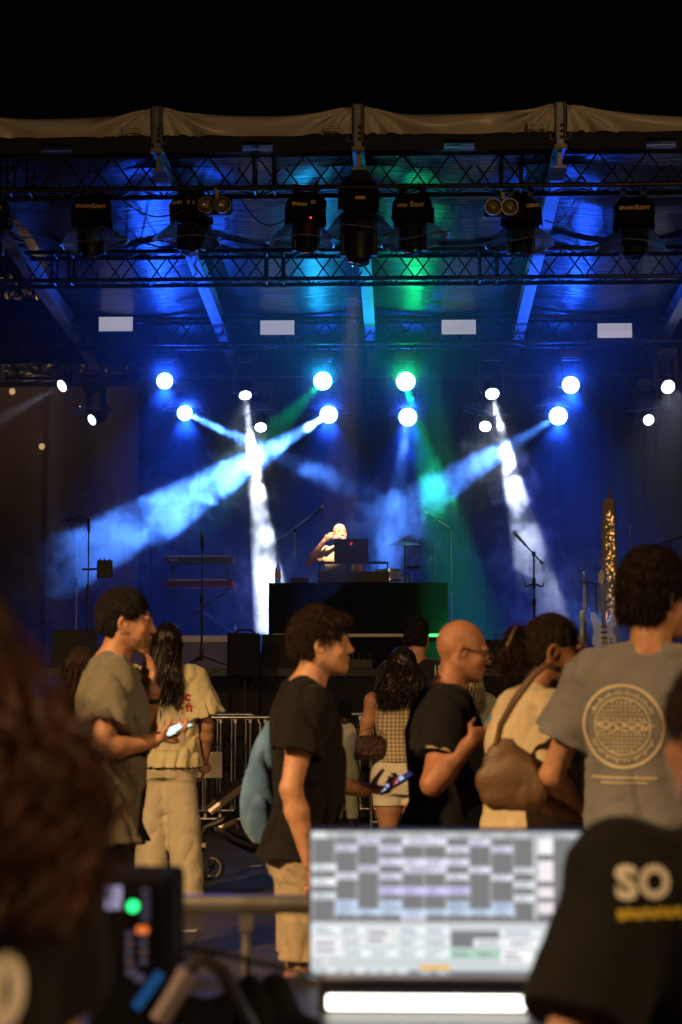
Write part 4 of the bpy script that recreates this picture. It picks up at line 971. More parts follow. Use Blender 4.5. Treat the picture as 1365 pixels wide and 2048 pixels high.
def guitar(px, pyb, pyt, Y, bodym, lab, yaw, tilt):
    b, tp_ = P(px, pyb, Y), P(px, pyt, Y); L_ = tp_.z - b.z; k = L_ / 1.0
    t = thing('electric_guitar', lab, 'guitar', (b.x, Y - .07, b.z), 0, 'guitars on the stand', rot=(0, tilt, yaw)); t.scale = (k, k, k)
    o = [(0, 0), (.07, .005), (.125, .03), (.155, .09), (.145, .16), (.115, .22), (.115, .27), (.145, .33), (.155, .39), (.13, .43), (.10, .42), (.075, .37), (.045, .345), (-.04, .345), (-.07, .38), (-.085, .44), (-.115, .475), (-.15, .45), (-.16, .38), (-.135, .29), (-.125, .22), (-.15, .15), (-.155, .08), (-.12, .025), (-.06, .003)]
    MB().prism(o, -.022, .022).build('body', bodym, t); 
    MB().prism([(.03, .1), (.09, .12), (.10, .2), (.07, .3), (.05, .34), (-.06, .34), (-.07, .25), (-.03, .15)], -.026, -.0225).build('pickguard', M('pickguard_' + bodym.name, (.7, .7, .68) if 'white' in bodym.name else (.04, .04, .04), .3), t)
    for zz in (.15, .22, .29): MB().box((0, -.03, zz), (.08, .012, .022), bev=.003).build('pickup', gear, t)
    MB().box((0, -.03, .1), (.07, .012, .03), bev=.003).build('bridge', chrome, t)
    for zz in (.09, .13): MB().lathe([(.011, 0), (.01, .012), (0, .013)], (.08, -.026, zz), aim((0, -1, 0)), 10).build('knob', gear, t, True)
    MB().prism([(-.026, .33), (.026, .33), (.021, .82), (-.021, .82)], -.02, -.002).build('neck', maple, t)
    fb = MB().prism([(-.027, .3), (.027, .3), (.0215, .82), (-.0215, .82)], -.027, -.0205).build('fretboard', rosew, t)
    for i in range(14): zz = .32 + .5 * (1 - 2 ** (-(13 - i) / 9.)) / .64 * .64; MB().box((0, -.0275, min(.81, .32 + .036 * i)), (.046, .002, .0025)).build('fret', chrome, fb)
    MB().prism([(-.021, .82), (.021, .82), (.03, .87), (.035, .95), (.02, 1.0), (-.005, .99), (-.03, .93), (-.034, .86)], -.016, 0).build('headstock', maple, t)
    for i in range(6): MB().tube((-.03, -.008, .85 + .022 * i), (-.05, -.008, .855 + .022 * i), .006).build('tuner', chrome, t, True)
    sb = MB(); [sb.tube((-.012 + .005 * i, -.034, .1), (-.01 + .004 * i, -.03, .85), .0009, n=4) for i in range(6)]; sb.build('strings', chrome, t)
    return t
guitar(1208, 1300, 1140, 20.1, M('guitar_white', (.72, .70, .70), .25), 'white electric guitar facing the audience on the stand', R(8), R(-2))
guitar(1166, 1296, 1142, 20.1, M('guitar_cream', (.6, .55, .32), .3), 'pale yellow electric guitar turned edge-on at the left of the stand', R(74), R(3))
# golden tapered column
ob = thing('tapered_column', 'tall narrow tapered column with a golden sparkling face behind the guitars', 'column', (P(1221, 1250, 21.3).x, 21.3, DECK), R(-14)); ob_h = P(1221, 998, 21.3).z - DECK; ob_t = P(1221, 974, 21.3).z - DECK
w0, w1 = .125, .06
MB().add([(-w0, -w0, 0), (w0, -w0, 0), (w0, w0, 0), (-w0, w0, 0), (-w1, -w1, ob_h), (w1, -w1, ob_h), (w1, w1, ob_h), (-w1, w1, ob_h)], [(0, 1, 5, 4), (1, 2, 6, 5), (2, 3, 7, 6), (3, 0, 4, 7), (4, 5, 6, 7), (3, 2, 1, 0)]).build('shaft', M('column_wood', (.42, .27, .16), .6), ob)
MB().tube((0, 0, ob_h), (0, 0, ob_t), .022, .008).build('tip', M('tip_red', (.3, .08, .05), .5), ob, True)
glow = emat('golden_glint', (1, .55, .16), 1.1); gl2 = emat('golden_glint_dim', (1, .5, .14), .35); rsd = random.Random(3); pan = MB(); pan2 = MB()  # sparkle of the column's face put in as glowing chips
for i in range(150):
    z = rsd.uniform(.5, ob_h - .15); fw = w0 + (w1 - w0) * z / ob_h; x = fw * rsd.uniform(-.35, .92); s_ = rsd.uniform(.008, .02)
    (pan if rsd.random() < .45 else pan2).box((x, -fw - .004, z), (s_, .006, s_ * 1.6), Matrix.Rotation(rsd.uniform(-.6, .6), 3, 'Y'))
pan.build('sparkle', glow, ob); pan2.build('sparkle', gl2, ob)

# loudspeakers
def speaker(px, Y, w, h, dpt, z, lab, wedge=False, pole=False, rzz=0., x=None):
    t = thing('stage_monitor' if wedge else 'loudspeaker', lab, 'loudspeaker', (P(px, 1335, Y).x, Y, z), rzz)
    if wedge: MB().add([(-w / 2, -dpt / 2, 0), (w / 2, -dpt / 2, 0), (w / 2, dpt / 2, 0), (-w / 2, dpt / 2, 0), (-w / 2 * .92, -dpt / 2 * .4, h), (w / 2 * .92, -dpt / 2 * .4, h), (w / 2 * .92, dpt * .2, h), (-w / 2 * .92, dpt * .2, h)], [(3, 2, 1, 0), (4, 5, 6, 7), (0, 1, 5, 4), (1, 2, 6, 5), (2, 3, 7, 6), (3, 0, 4, 7)]).build('cabinet', gear, t)
    else:
        MB().box((0, 0, h / 2), (w, dpt, h), bev=.02).build('cabinet', gear, t); MB().box((0, -dpt / 2 - .004, h / 2), (w * .88, .01, h * .9)).build('grille', M('speaker_grille', (.02, .02, .021), .6, bump=.8, bs=500), t)
        MB().path([(-w * .3, 0, h), (-w * .2, 0, h + .03), (w * .2, 0, h + .03), (w * .3, 0, h)], .012).build('handle', gear, t, True)
    if pole:
        MB().tube((0, 0, -z + .1), (0, 0, 0), .018).build('pole', gear, t, True)
        for a in (.5, 2.6, 4.7): MB().tube((0, 0, -z + .5), (.45 * math.cos(a), .45 * math.sin(a), -z + .015), .012).build('leg', gear, t, True)
    return t
sz = P(490, 1355, 18.35).z
speaker(490, 18.35, .335, .45, .3, sz, 'black loudspeaker on a pole in front of the stage, left of centre', pole=True)
speaker(585, 19.0, .72, .36, .5, DECK, 'black wedge monitor on the stage behind the dark-haired youth', True)
speaker(150, 19.2, .5, .41, .45, DECK, 'black wedge monitor on the stage behind the man in the polo shirt', True, rzz=.15)
speaker(1000, 19.0, .6, .3, .45, DECK, 'black wedge monitor on the stage behind the bald man', True)
sb_ = thing('stage_box', 'small stage box with plugs and cables at the stage front', 'stage box', (P(722, 1330, 18.95).x, 18.95, DECK))
MB().box((0, 0, .05), (.25, .18, .1), bev=.008).build('case', M('stagebox_green', (.05, .055, .05), .6), sb_)
for k in range(4): MB().tube((-.08 + .055 * k, 0, .1), (-.08 + .055 * k, 0, .16), .008).build('plug', chrome, sb_, True)
for k in range(3): MB().path([(-.08 + .055 * k, 0, .16), (-.05 + .08 * k, -.02, .21), (.1 + .08 * k, -.04, .13), (.2 + .07 * k, -.06, .012)], .005).build('cable', gear, sb_, True)
# cables drooping along the trusses
for i, (a, b, d, lb) in enumerate((((240, 396), (370, 420), 25, 'thin black cable drooping below the front truss at the left'), ((480, 396), (570, 440), 30, 'thin black cable drooping below the front truss, left of centre'), ((860, 322), (890, 322), 14, 'short black cable looped inside the front truss'), ((1090, 440), (1150, 400), 22, 'thin black cable drooping below the front truss at the right'), ((790, 640), (850, 645), -18, 'black cable arching over the rear truss'))):
    Y = 17.7 if a[1] < 500 else 23.5; p, q = P(*a, Y), P(*b, Y); pts = []
    for k in range(13): u = k / 12; v = p.lerp(q, u); v.z -= d / 200 * math.sin(math.pi * u); pts.append(v)
    tag(MB().path(pts, .007).build('cable', gear, smooth=True), lb, 'cable')
# ------------------------------------------------------------------ warm street lamp beside the sound desk (out of the picture, left)
def street_lamp(x, y, h, w, lab, c=(1, .59, .26), ax=1., ay=.3, tilt=0., cone=165, globe=False):
    t = thing('street_lamp', lab, 'street lamp', (x, y, 0), group='street lamps round the square')
    MB().tube((0, 0, 0), (0, 0, h), .07, .045, 12).build('post', M('lamp_post', (.05, .055, .05), .5), t, True)
    MB().path([(0, 0, h - .1), (ax * .3, ay * .3, h + .15), (ax, ay, h + .2)], .03).build('arm', MATS['lamp_post'], t, True)
    if globe:
        MB().lathe([(0, -.05), (.03, -.042), (.05, 0), (.03, .042), (0, .05)], (ax, ay, h + .06), n=14, cap=False).build('glass', emat('sodium_globe', c, 14), t, True)
        ld = bpy.data.lights.new('lamp', 'POINT'); ld.energy = w; ld.color = c; ld.shadow_soft_size = .06; lo = bpy.data.objects.new('lamp', ld); col.objects.link(lo); lo.parent = t; lo.location = (ax, ay - .12, h + .06)
        return t
    MB().box((ax, ay, h + .2), (.5, .24, .1), bev=.03).build('lantern', MATS['lamp_post'], t)
    MB().box((ax, ay, h + .12), (.4, .18, .06), bev=.02).build('glass', emat('sodium_glass', c, 30), t)
    ld = bpy.data.lights.new('lamp', 'SPOT'); ld.energy = w; ld.color = c; ld.spot_size = R(cone); ld.spot_blend = .5; ld.shadow_soft_size = .12
    lo = bpy.data.objects.new('lamp', ld); col.objects.link(lo); lo.parent = t; lo.location = (ax, ay, h + .06)
    if tilt: lo.rotation_euler = (tilt, 0, 0)
    return t
street_lamp(-7.2, 1.5, 5.6, 6200, 'tall street lamp at the left of the square', ax=1.2, ay=.5, tilt=R(20), cone=128)
street_lamp(8.5, -4.0, 6.5, 3800, 'tall street lamp at the right rear of the square', ax=-1.2, ay=.5, tilt=R(25))
for px, py, Y, lb in ((25, 783, 26.6, 'street lamp glowing through the tarpaulin near its top edge'), (84, 893, 26.9, 'street lamp glowing through the tarpaulin lower down')):
    q = at(px, py, Y); street_lamp(q.x - .5, Y, q.z - .06, 3.5, lb, ax=.5, ay=0, globe=True)

# ------------------------------------------------------------------ crowd
def face_bits(p, m, brow=1., beard=None):
    H = p.H
    for sx in (-1, 1):
        b = MB(); b.path([H((sx * .014, .0985, 1.684)), H((sx * .03, .0975, 1.689)), H((sx * .05, .080, 1.683))], [.004 * brow, .0048 * brow, .002], 6).build('eyebrow', m, p.root, True)
        c = Vector(H((sx * .031, .0945, 1.660))); MB().lathe([(0, .003), (.0042, .002), (.0055, 0), (0, -.001)], c, aim(p.HR @ Vector((sx * .15, 1, 0))), 12, cap=False).build('iris', M('iris', (.03, .02, .015), .1), p.root, True)
def project(me, target, origin, ux, uz, ray, off=.003):
    """wrap a flat mesh (x right, y up) on to the surface of target, all in the parent's space"""
    from mathutils.bvhtree import BVHTree
    bm = bmesh.new(); bm.from_mesh(target.data); bv = BVHTree.FromBMesh(bm); bm.free()
    o, ux, uz, ray = Vector(origin), Vector(ux).normalized(), Vector(uz).normalized(), Vector(ray).normalized()
    for v in me.vertices:
        p = o + ux * v.co.x + uz * v.co.y; h = bv.ray_cast(p - ray * .6, ray)
        v.co = (h[0] - ray * (off + v.co.z)) if h[0] is not None else p - ray * (off)
    return me
def fine(me, cut=.02):
    bm = bmesh.new(); bm.from_mesh(me); bmesh.ops.triangulate(bm, faces=bm.faces)
    for _ in range(4):
        e = [q for q in bm.edges if q.calc_length() > cut]
        if not e: break
        bmesh.ops.subdivide_edges(bm, edges=e, cuts=1); bmesh.ops.triangulate(bm, faces=[f for f in bm.faces if len(f.verts) > 3])
    bm.to_mesh(me); bm.free(); return me
def ring_mesh(r0, r1, a0=0., a1=2 * math.pi, n=64):
    b = MB(); V = []; 
    for i in range(n + 1):
        a = a0 + (a1 - a0) * i / n; V += [(r0 * math.cos(a), r0 * math.sin(a), 0), (r1 * math.cos(a), r1 * math.sin(a), 0)]
    b.add(V, [(2 * i, 2 * i + 1, 2 * i + 3, 2 * i + 2) for i in range(n)]); return b
def flat(rects):
    b = MB()
    for x, y, w, h in rects: b.add([(x - w / 2, y - h / 2, 0), (x + w / 2, y - h / 2, 0), (x + w / 2, y + h / 2, 0), (x - w / 2, y + h / 2, 0)], [(0, 1, 2, 3)])
    return b
def printed(me, m, name, shirt, o, ux, uz, ray, off=.003, cut=.02):
    fine(me, cut); me.materials.clear(); me.materials.append(m); project(me, shirt, o, ux, uz, ray, off); return link(name, me, shirt)

# 1 man in polo
p1 = Person('man in a khaki polo shirt with hand on cheek, holding a lit phone', 222, 7.5, 1.885, R(-72), lean=.02, yaw=R(-12), pitch=R(-4), skin=SK, neckfwd=.035, male_jaw=1.05)
p1.body([((.255, -.075, 1.165), (.215, .135, 1.195)), ((-.15, .15, 1.16), (.005, .172, 1.385))], hands=[((-.12, 1, .28), (-.25, -.25, 1), .75), ((.14, -.16, 1), (.2, -.95, 0), .25)], nose=1.3)
sh = p1.shirt(fabric('polo_khaki', (.165, .15, .105)), hem=.80, inf=.024, sleeve=.62, flare=.02, hemw=.024, seed=11, amp=.010, sc=38)
S = SDF((-.12, -.13, 1.42), (.12, .14, 1.56), .006); c = p1.t((0, -.012, 1.475)); S.cap(c, c + (0, -.004, .045), .075, .070, .01, flat=True); S.cap(c + (0, 0, -.03), c + (0, 0, .08), .058, .056, .005, 's'); S.build('collar', MATS['polo_khaki'], p1.root)
p1.pants(fabric('trousers_black', (.012, .012, .013)), inf=-.004, wide=.006, top=.96); p1.shoes(shoe_d)
p1.cap_hair(HB, thick=.010, front=.06, top=.012, back=1.60, noise=.003, n=5000, ln=.014, seed=2); face_bits(p1, HB)
wt = MB(); w_ = Vector(p1.arms[1][2]); d_ = (w_ - Vector(p1.arms[1][1])).normalized(); wt.lathe([(.031, -.012), (.034, -.01), (.034, .01), (.031, .012)], w_ - d_ * .03, aim(d_), 18, cap=False).box(w_ - d_ * .03 + Vector((.0, -.035, 0)), (.032, .012, .034)).build('watch', M('watch_black', (.02, .02, .03), .4), p1.root, True)
S = SDF(p1.H((0, .03, 1.59)) - .11, p1.H((0, .03, 1.59)) + .11, .005); H = p1.H
S.ell(H((0, .045, 1.590)), (.0555, .0515, .042), p1.HR, .03); S.ell(H((0, .078, 1.563)), (.0315, .0235, .021), p1.HR, .025)
for sx in (-1, 1): S.cap(H((sx * .0575, .0, 1.615)), H((sx * .02, .077, 1.567)), .0275, .0205, .03)
S.ell(H((0, .115, 1.600)), (.026, .03, .016), p1.HR, .006, 's'); S.plane(H((0, 0, 1.618)), np.array(p1.HR @ Vector((0, -.25, 1)))); S.fold(.0015, 220, 3)
S.build('beard', M('beard_stubble', (.20, .10, .06), .8, var=.5, vs=200), p1.root)
# 2 brown haired woman half hidden
p2 = Person('brown-haired woman half hidden behind the man in the polo shirt', 168, 9.3, 1.66, R(-15), fem=True, h=.009)
p2.body([((.24, 0, 1.14), (.22, .15, 1.0)), ((-.24, 0, 1.14), (-.22, .15, 1.0))]); p2.shirt(fabric('top_dark', (.05, .04, .04)), seed=4); p2.pants(MATS['trousers_black'], inf=.006, wide=.01); p2.shoes(shoe_d); p2.long_hair(HBR, length=.26, n=140, spread=.12, seed=8)
# 3 woman in cream
p3 = Person('long-haired woman in cream T-shirt and wide pale trousers, seen from behind', 334, 12.1, 1.855, R(-8), fem=True, build=1.1, roll=R(3))
p3.body([((.275, .0, 1.13), (.23, .10, .90)), ((-.27, .02, 1.13), (-.20, .17, 1.02))], legs=[((.115, .01, .50), (.150, .0, .085)), ((-.095, .0, .50), (-.085, -.02, .085))])
sh3 = p3.shirt(fabric('tee_cream', (.76, .69, .42)), hem=.868, inf=.034, sleeve=.80, flare=.05, hemw=.010, seed=21, amp=.010, sc=40, h=.008)
p3.pants(fabric('linen_cream', (.66, .59, .42)), hem=.05, inf=.008, wide=.042, top=1.0, seed=7, amp=.005, sc=30); p3.shoes(shoe_m)
p3.long_hair(M('hair_dark', (.016, .010, .008), .4, var=.5, vs=30), length=.36, n=300, spread=.115, wave=.022, seed=12, vol=.016)
red = M('print_red', (.42, .02, .02), .7); wht = M('print_panel', (.66, .58, .42), .7); blk = M('print_black', (.03, .03, .03), .8); grn = M('print_green', (.03, .08, .03), .8)
O3 = p3.t((0, 0, 1.30)); bx_ = ((1, 0, 0), (0, 0, 1), (0, 1, 0))
for txt, x, z in (('ic', .165, 1.318), ('ión', .150, 1.250)):
    printed(text_mesh(txt, .085, 0, .004, space=.95), red, 'print', sh3, (x, 0, z), *bx_, cut=.015)
printed(flat([(0, 0, .30, .235)]).mesh('p'), wht, 'print_panel', sh3, (0, 0, 1.115), *bx_, off=.002)
for x, z in ((-.06, 1.125), (.085, 1.10)):
    printed(ring_mesh(.0, .048, n=28).mesh('p'), red, 'cherry_print', sh3, (x, 0, z), *bx_, off=.004); printed(ring_mesh(.0, .010, n=12).mesh('p'), wht, 'cherry_print', sh3, (x - .012, 0, z + .008), *bx_, off=.0055)
printed(flat([(-.005, .012, .007, .08)]).mesh('p'), grn, 'stem_print', sh3, (.012, 0, 1.185), *bx_, off=.004); printed(flat([(0, 0, .004, .08), (.145, .02, .003, .1), (.10, -.085, .03, .004)]).mesh('p'), blk, 'line_print', sh3, (-.115, 0, 1.11), *bx_, off=.004)
printed(flat([(-.02 + .013 * k, .006 * (k % 2), .010, .003) for k in range(12)]).mesh('p'), red, 'line_print', sh3, (0, 0, .975), *bx_, off=.004)

# 4 youth in black tee
p4 = Person('smiling dark-haired youth in a black T-shirt and khaki shorts, looking right', 607, 6.8, 1.775, R(-84), lean=.035, yaw=R(-2), pitch=R(2), skin=SKP, neckfwd=.045, build=1.0)
p4.body([((.235, -.055, 1.13), (.215, .015, .865)), ((-.24, .05, 1.14), (-.13, .24, 1.10))], hands=[((-.05, .14, -1), (-1, .1, 0), .5), ((.25, 1, .06), (.15, -.2, 1), 1.1)], nose=1.2)
sh4 = p4.shirt(fabric('tee_black', (.010, .009, .009), sheen=.05), hem=.865, inf=.022, sleeve=.55, flare=.022, hemw=.024, seed=31, amp=.010, sc=38, belly=.012)
p4.pants(fabric('shorts_khaki', (.40, .32, .21)), hem=.50, inf=.005, wide=.024, top=.96, seed=9, amp=.007, sc=40, name='shorts'); p4.shoes(shoe_m)
p4.cap_hair(HBR, thick=.013, front=.045, top=.020, back=1.615, noise=.005, fringe=.004, n=4500, ln=.024, seed=3, sc=90); face_bits(p4, HBR)
# 5 child
p5 = Person('small child in a pale strappy top at the barrier, seen from behind', 690, 15.9, 1.27, 0, fem=True, h=.011, skin=SKD)
p5.body([((.235, .05, 1.16), (.16, .2, 1.25)), ((-.22, .05, 1.14), (-.18, .2, 1.05))]); p5.head(p5.S)
p5.shirt(fabric('top_white', (.6, .62, .55)), hem=1.0, inf=.012, seed=5, tankcut=True, name='strappy_top'); p5.pants(fabric('leggings_print', (.45, .5, .4)), hem=.35, inf=.008, wide=.015, top=1.05); p5.shoes(shoe_m); p5.cap_hair(HB, thick=.016, top=.012, back=1.575, front=.05, n=600, ln=.015)
# 6 woman in gingham
p6 = Person('dark-haired woman in sleeveless checked top and white shorts, seen from behind', 800, 11.7, 1.685, R(10), fem=True, build=1.08, roll=R(5))
p6.body([((.22, .06, 1.15), (.13, .22, 1.08)), ((-.255, .035, 1.135), (-.20, .19, 1.13))], legs=[((.095, .01, .50), (.10, .0, .085)), ((-.085, .0, .50), (-.085, -.02, .085))])
gg = fabric('gingham', (.6, .5, .32)); n_, l_, p_ = nodes(gg); tcg = [q for q in n_ if q.type == 'TEX_COORD'][0]
wv = []
for ax in ('X', 'Z'):
    w = n_.new('ShaderNodeTexWave'); w.bands_direction = ax; w.inputs['Scale'].default_value = 11.5; w.inputs['Distortion'].default_value = .2; l_.new(tcg.outputs['Object'], w.inputs['Vector']); wv.append(w)
ad = n_.new('ShaderNodeMath'); ad.operation = 'ADD'; l_.new(wv[0].outputs['Fac'], ad.inputs[0]); l_.new(wv[1].outputs['Fac'], ad.inputs[1])
rg = n_.new('ShaderNodeValToRGB'); rg.color_ramp.elements[0].position = .25; rg.color_ramp.elements[1].position = .8; rg.color_ramp.elements[0].color = (.28, .2, .11, 1); rg.color_ramp.elements[1].color = (.66, .58, .4, 1)
hf = n_.new('ShaderNodeMath'); hf.operation = 'MULTIPLY'; hf.inputs[1].default_value = .5; l_.new(ad.outputs[0], hf.inputs[0]); l_.new(hf.outputs[0], rg.inputs[0]); l_.new(rg.outputs[0], p_.inputs['Base Color'])
p6.shirt(gg, hem=1.02, inf=.014, seed=41, amp=.004, tankcut=True, name='sleeveless_top')
p6.pants(fabric('shorts_white', (.80, .76, .62)), hem=.72, inf=.008, wide=.010, top=1.06, seed=13, amp=.004, name='shorts'); p6.shoes(shoe_m); p6.long_hair(MATS['hair_dark'], length=.24, n=240, spread=.17, wave=.03, seed=15, vol=.03)
# 7 man in black with strap
p7 = Person('dark-haired man in black with a pale strap on his shoulder, near the stage', 840, 12.9, 1.91, R(-8), h=.009, sway=-.03)
p7.body([((.255, .0, 1.14), (.24, .14, .98)), ((-.255, 0, 1.14), (-.24, .14, .98))]); sh7 = p7.shirt(fabric('tee_black2', (.012, .012, .014)), seed=44); p7.pants(MATS['trousers_black'], inf=.006, wide=.012); p7.shoes(shoe_d); p7.cap_hair(HB, thick=.014, top=.016, back=1.60, n=900, ln=.015, seed=5)
b = MB(); P7 = [Vector((.12, -.16, .95)), Vector((.135, -.165, 1.15)), Vector((.14, -.155, 1.32)), Vector((.13, -.11, 1.455)), Vector((.12, -.02, 1.505)), Vector((.12, .08, 1.46))]
for q in (-.012, .012): b.path([v + Vector((q, 0, 0)) for v in P7], .007)
b.build('strap', fabric('strap_pale', (.4, .5, .35)), p7.root, True)
# 8 bald man
p8 = Person('bald man with glasses in a black polo shirt, looking at his phone', 882, 7.1, 1.755, R(-84), lean=.05, yaw=R(-2), pitch=R(-10), skin=SKT, build=1.14, neckfwd=.03, male_jaw=1.12)
p8.body([((.335, -.075, 1.150), (.345, .065, 1.300)), ((-.27, .08, 1.15), (-.07, .26, 1.24))], hands=[((-.1, 1, .55), (-.9, .1, .2), .95), ((.4, 1, .2), (.3, 0, 1), .7)], nose=1.4)
sh8 = p8.shirt(fabric('polo_black', (.010, .010, .011), sheen=.05), hem=.83, inf=.022, sleeve=.66, flare=.016, hemw=.015, seed=51, amp=.006, sc=32, belly=.035)
S = SDF((-.13, -.14, 1.42), (.13, .15, 1.56), .006); c = p8.t((0, -.012, 1.475)); S.cap(c, c + (0, -.004, .042), .084, .078, .01, flat=True); S.cap(c + (0, 0, -.03), c + (0, 0, .08), .066, .062, .005, 's'); o, _ = S.build('collar', MATS['polo_black'], p8.root)
MB().path([(c[0] + .086 * math.cos(a), c[1] + .086 * math.sin(a), c[2] + .012) for a in np.linspace(0, 2 * math.pi, 28)], .0035).build('collar_stripe', M('stripe_cream', (.6, .5, .32), .8), o, True)
sh_, el_, wr_ = p8.arms[0]; e_ = sh_ + (el_ - sh_) * .66; d_ = Vector(el_ - sh_).normalized(); MB().lathe([(.088, -.006), (.0905, 0), (.088, .006)], e_ - np.array(d_) * .008, aim(d_), 26, cap=False).build('cuff_stripe', MATS['stripe_cream'], sh8, True)
p8.pants(MATS['trousers_black'], inf=.004, wide=.015, top=.96); p8.shoes(shoe_d); face_bits(p8, HB, .7)
b = MB(); H = p8.H
for sx in (-1, 1):
    b.path([H((sx * .034 + .025 * math.cos(a), .112, 1.658 + .019 * math.sin(a))) for a in np.linspace(0, 2 * math.pi, 17)], .0022, 5); b.path([H((sx * .058, .110, 1.662)), H((sx * .078, .07, 1.664)), H((sx * .084, -.005, 1.664))], .0024, 5)
b.path([H((-.01, .115, 1.662)), H((.01, .115, 1.662))], .002, 5); b.build('glasses', M('glasses_frame', (.02, .03, .05), .25), p8.root, True)
# 9 woman with clipped hair
p9 = Person('woman with clipped-up hair and gold earring in a cream top, looking right', 1046, 6.3, 1.745, R(-78), fem=True, lean=.10, yaw=R(-14), pitch=R(-6), skin=SKT, build=1.06, neckfwd=.03)
p9.body([((.245, .02, 1.135), (.10, .25, 1.07)), ((-.23, .08, 1.15), (-.05, .28, 1.08))], hands=[((-.5, 1, -.05), (-.6, 0, .6), .5), None])
sh9 = p9.shirt(fabric('tee_offwhite', (.66, .55, .36)), hem=.86, inf=.032, sleeve=.62, flare=.04, hemw=.03, seed=61, amp=.009, sc=30); p9.pants(fabric('skirt_beige', (.45, .36, .22)), inf=.008, wide=.02); p9.shoes(shoe_m)
h9 = p9.cap_hair(M('hair_darkbrown', (.020, .011, .007), .6, var=.5, vs=60, spec=.25, bump=1., bs=130, vec=(1, 1, .35)), thick=.008, top=.004, front=.05, back=1.60, noise=.002, n=500, ln=.012, seed=7)
S = SDF(p9.H((0, -.16, 1.66)) - .13, p9.H((0, -.16, 1.66)) + .13, .007); S.ell(p9.H((0, -.125, 1.655)), (.04, .036, .06), p9.HR, .02); S.cap(p9.H((0, -.15, 1.70)), p9.H((.01, -.175, 1.60)), .03, .02, .02); S.fold(.007, 70, 4, (1, 1, .4)); o, V = S.build('bun', HBR, h9); p9.tufts(o, V, HBR, 500, .06, 9)
MB().path([p9.H((.03, -.15, 1.73)), p9.H((.04, -.165, 1.66)), p9.H((.02, -.15, 1.60))], [.006, .012, .004], 6).build('hair_clip', M('tortoise', (.10, .03, .012), .25), h9, True)
MB().lathe([(0, -.008), (.007, -.004), (.009, 0), (.007, .004), (0, .008)], p9.H((.084, -.004, 1.608)), None, 12, cap=False).build('earring', M('gold', (.8, .55, .15), .2, 1.), p9.root, True)
# 10 man in grey with round print
p10 = Person('tall dark-haired man in grey T-shirt with a round cream print on his back', 1280, 5.8, 1.915, R(-14), yaw=R(-38), skin=SK, build=.90, pitch=R(0), sway=.06, neckfwd=0.02)
p10.body([((.28, .02, 1.14), (.25, .2, 1.05)), ((-.275, .05, 1.13), (-.20, .24, 1.02))], nose=1.2)
sh10 = p10.shirt(fabric('tee_grey', (.19, .19, .195)), hem=.82, inf=.026, sleeve=.60, flare=.03, hemw=.02, seed=71, amp=.006, sc=27)
p10.pants(MATS['shorts_khaki'], hem=.5, inf=.006, wide=.02, name='shorts'); p10.shoes(shoe_m); p10.cap_hair(MATS['hair_darkbrown'], thick=.017, front=.045, top=.028, back=1.585, noise=.006, n=4500, ln=.024, seed=17, sc=80)
cr = M('print_cream', (.66, .58, .38), .8); O10 = p10.t((-.06, 0, 1.285))
def pr(b, off=.003, cut=.02):
    b.v = [(x * .8, y * .8, z) for x, y, z in b.v]
    return printed(b.mesh('p'), cr, 'back_print', sh10, O10, (1, 0, 0), (0, 0, 1), (0, 1, 0), off, cut)
pr(ring_mesh(.143, .153)); pr(ring_mesh(.100, .106)); 
letters = []
for a0, a1, nn in ((R(25), R(155), 22), (R(205), R(335), 22)):
    b = MB()
    for k in range(nn):
        a = a0 + (a1 - a0) * k / (nn - 1); r0, r1 = .115, .115 + .016 * (.7 + .3 * math.sin(k * 2.3)); w = .0035
        e, f = Vector((math.cos(a), math.sin(a), 0)), Vector((-math.sin(a), math.cos(a), 0)); b.add([e * r0 - f * w, e * r0 + f * w, e * r1 + f * w, e * r1 - f * w], [(0, 1, 2, 3)])
    pr(b)
rows = []
for j in range(-6, 7):
    y = j * .0145; half = math.sqrt(max(0, .097 ** 2 - y * y)); 
    if abs(j) in (5, 3): rows.append((0, y, half * 1.9, .004))
    elif abs(j) in (4, 2, 6): rows += [(x, y, .009, .009) for x in np.arange(-half + .008, half - .004, .0165)]
    elif abs(j) == 1: rows += [(x, y + .003 * math.sin(x * 300), .012, .008) for x in np.arange(-half + .008, half - .004, .0145)]
    else: rows += [(x, y + .004 * math.sin(x * 130), .011, .012 + .006 * math.sin(x * 210)) for x in np.arange(-half + .008, half + .03, .0135)]
pr(flat(rows)); pr(flat([(-.12 + .0125 * k, -.185, .009, .009) for k in range(20)] + [(-.08 + .0125 * k, -.203, .009, .007) for k in range(14)]))
# 11 fair-haired person, only a sliver
p11 = Person('fair-haired person in green stage light, mostly hidden behind the bald man', 936, 13.6, 1.63, R(0), fem=True, h=.011)
p11.body([((.22, .06, 1.15), (.13, .22, 1.08)), ((-.22, .06, 1.15), (-.13, .22, 1.08))]); p11.shirt(fabric('top_white2', (.6, .6, .55))); p11.pants(MATS['trousers_black'], inf=.006, wide=.012); p11.shoes(shoe_m); p11.long_hair(HBL, length=.28, n=120, spread=.12)
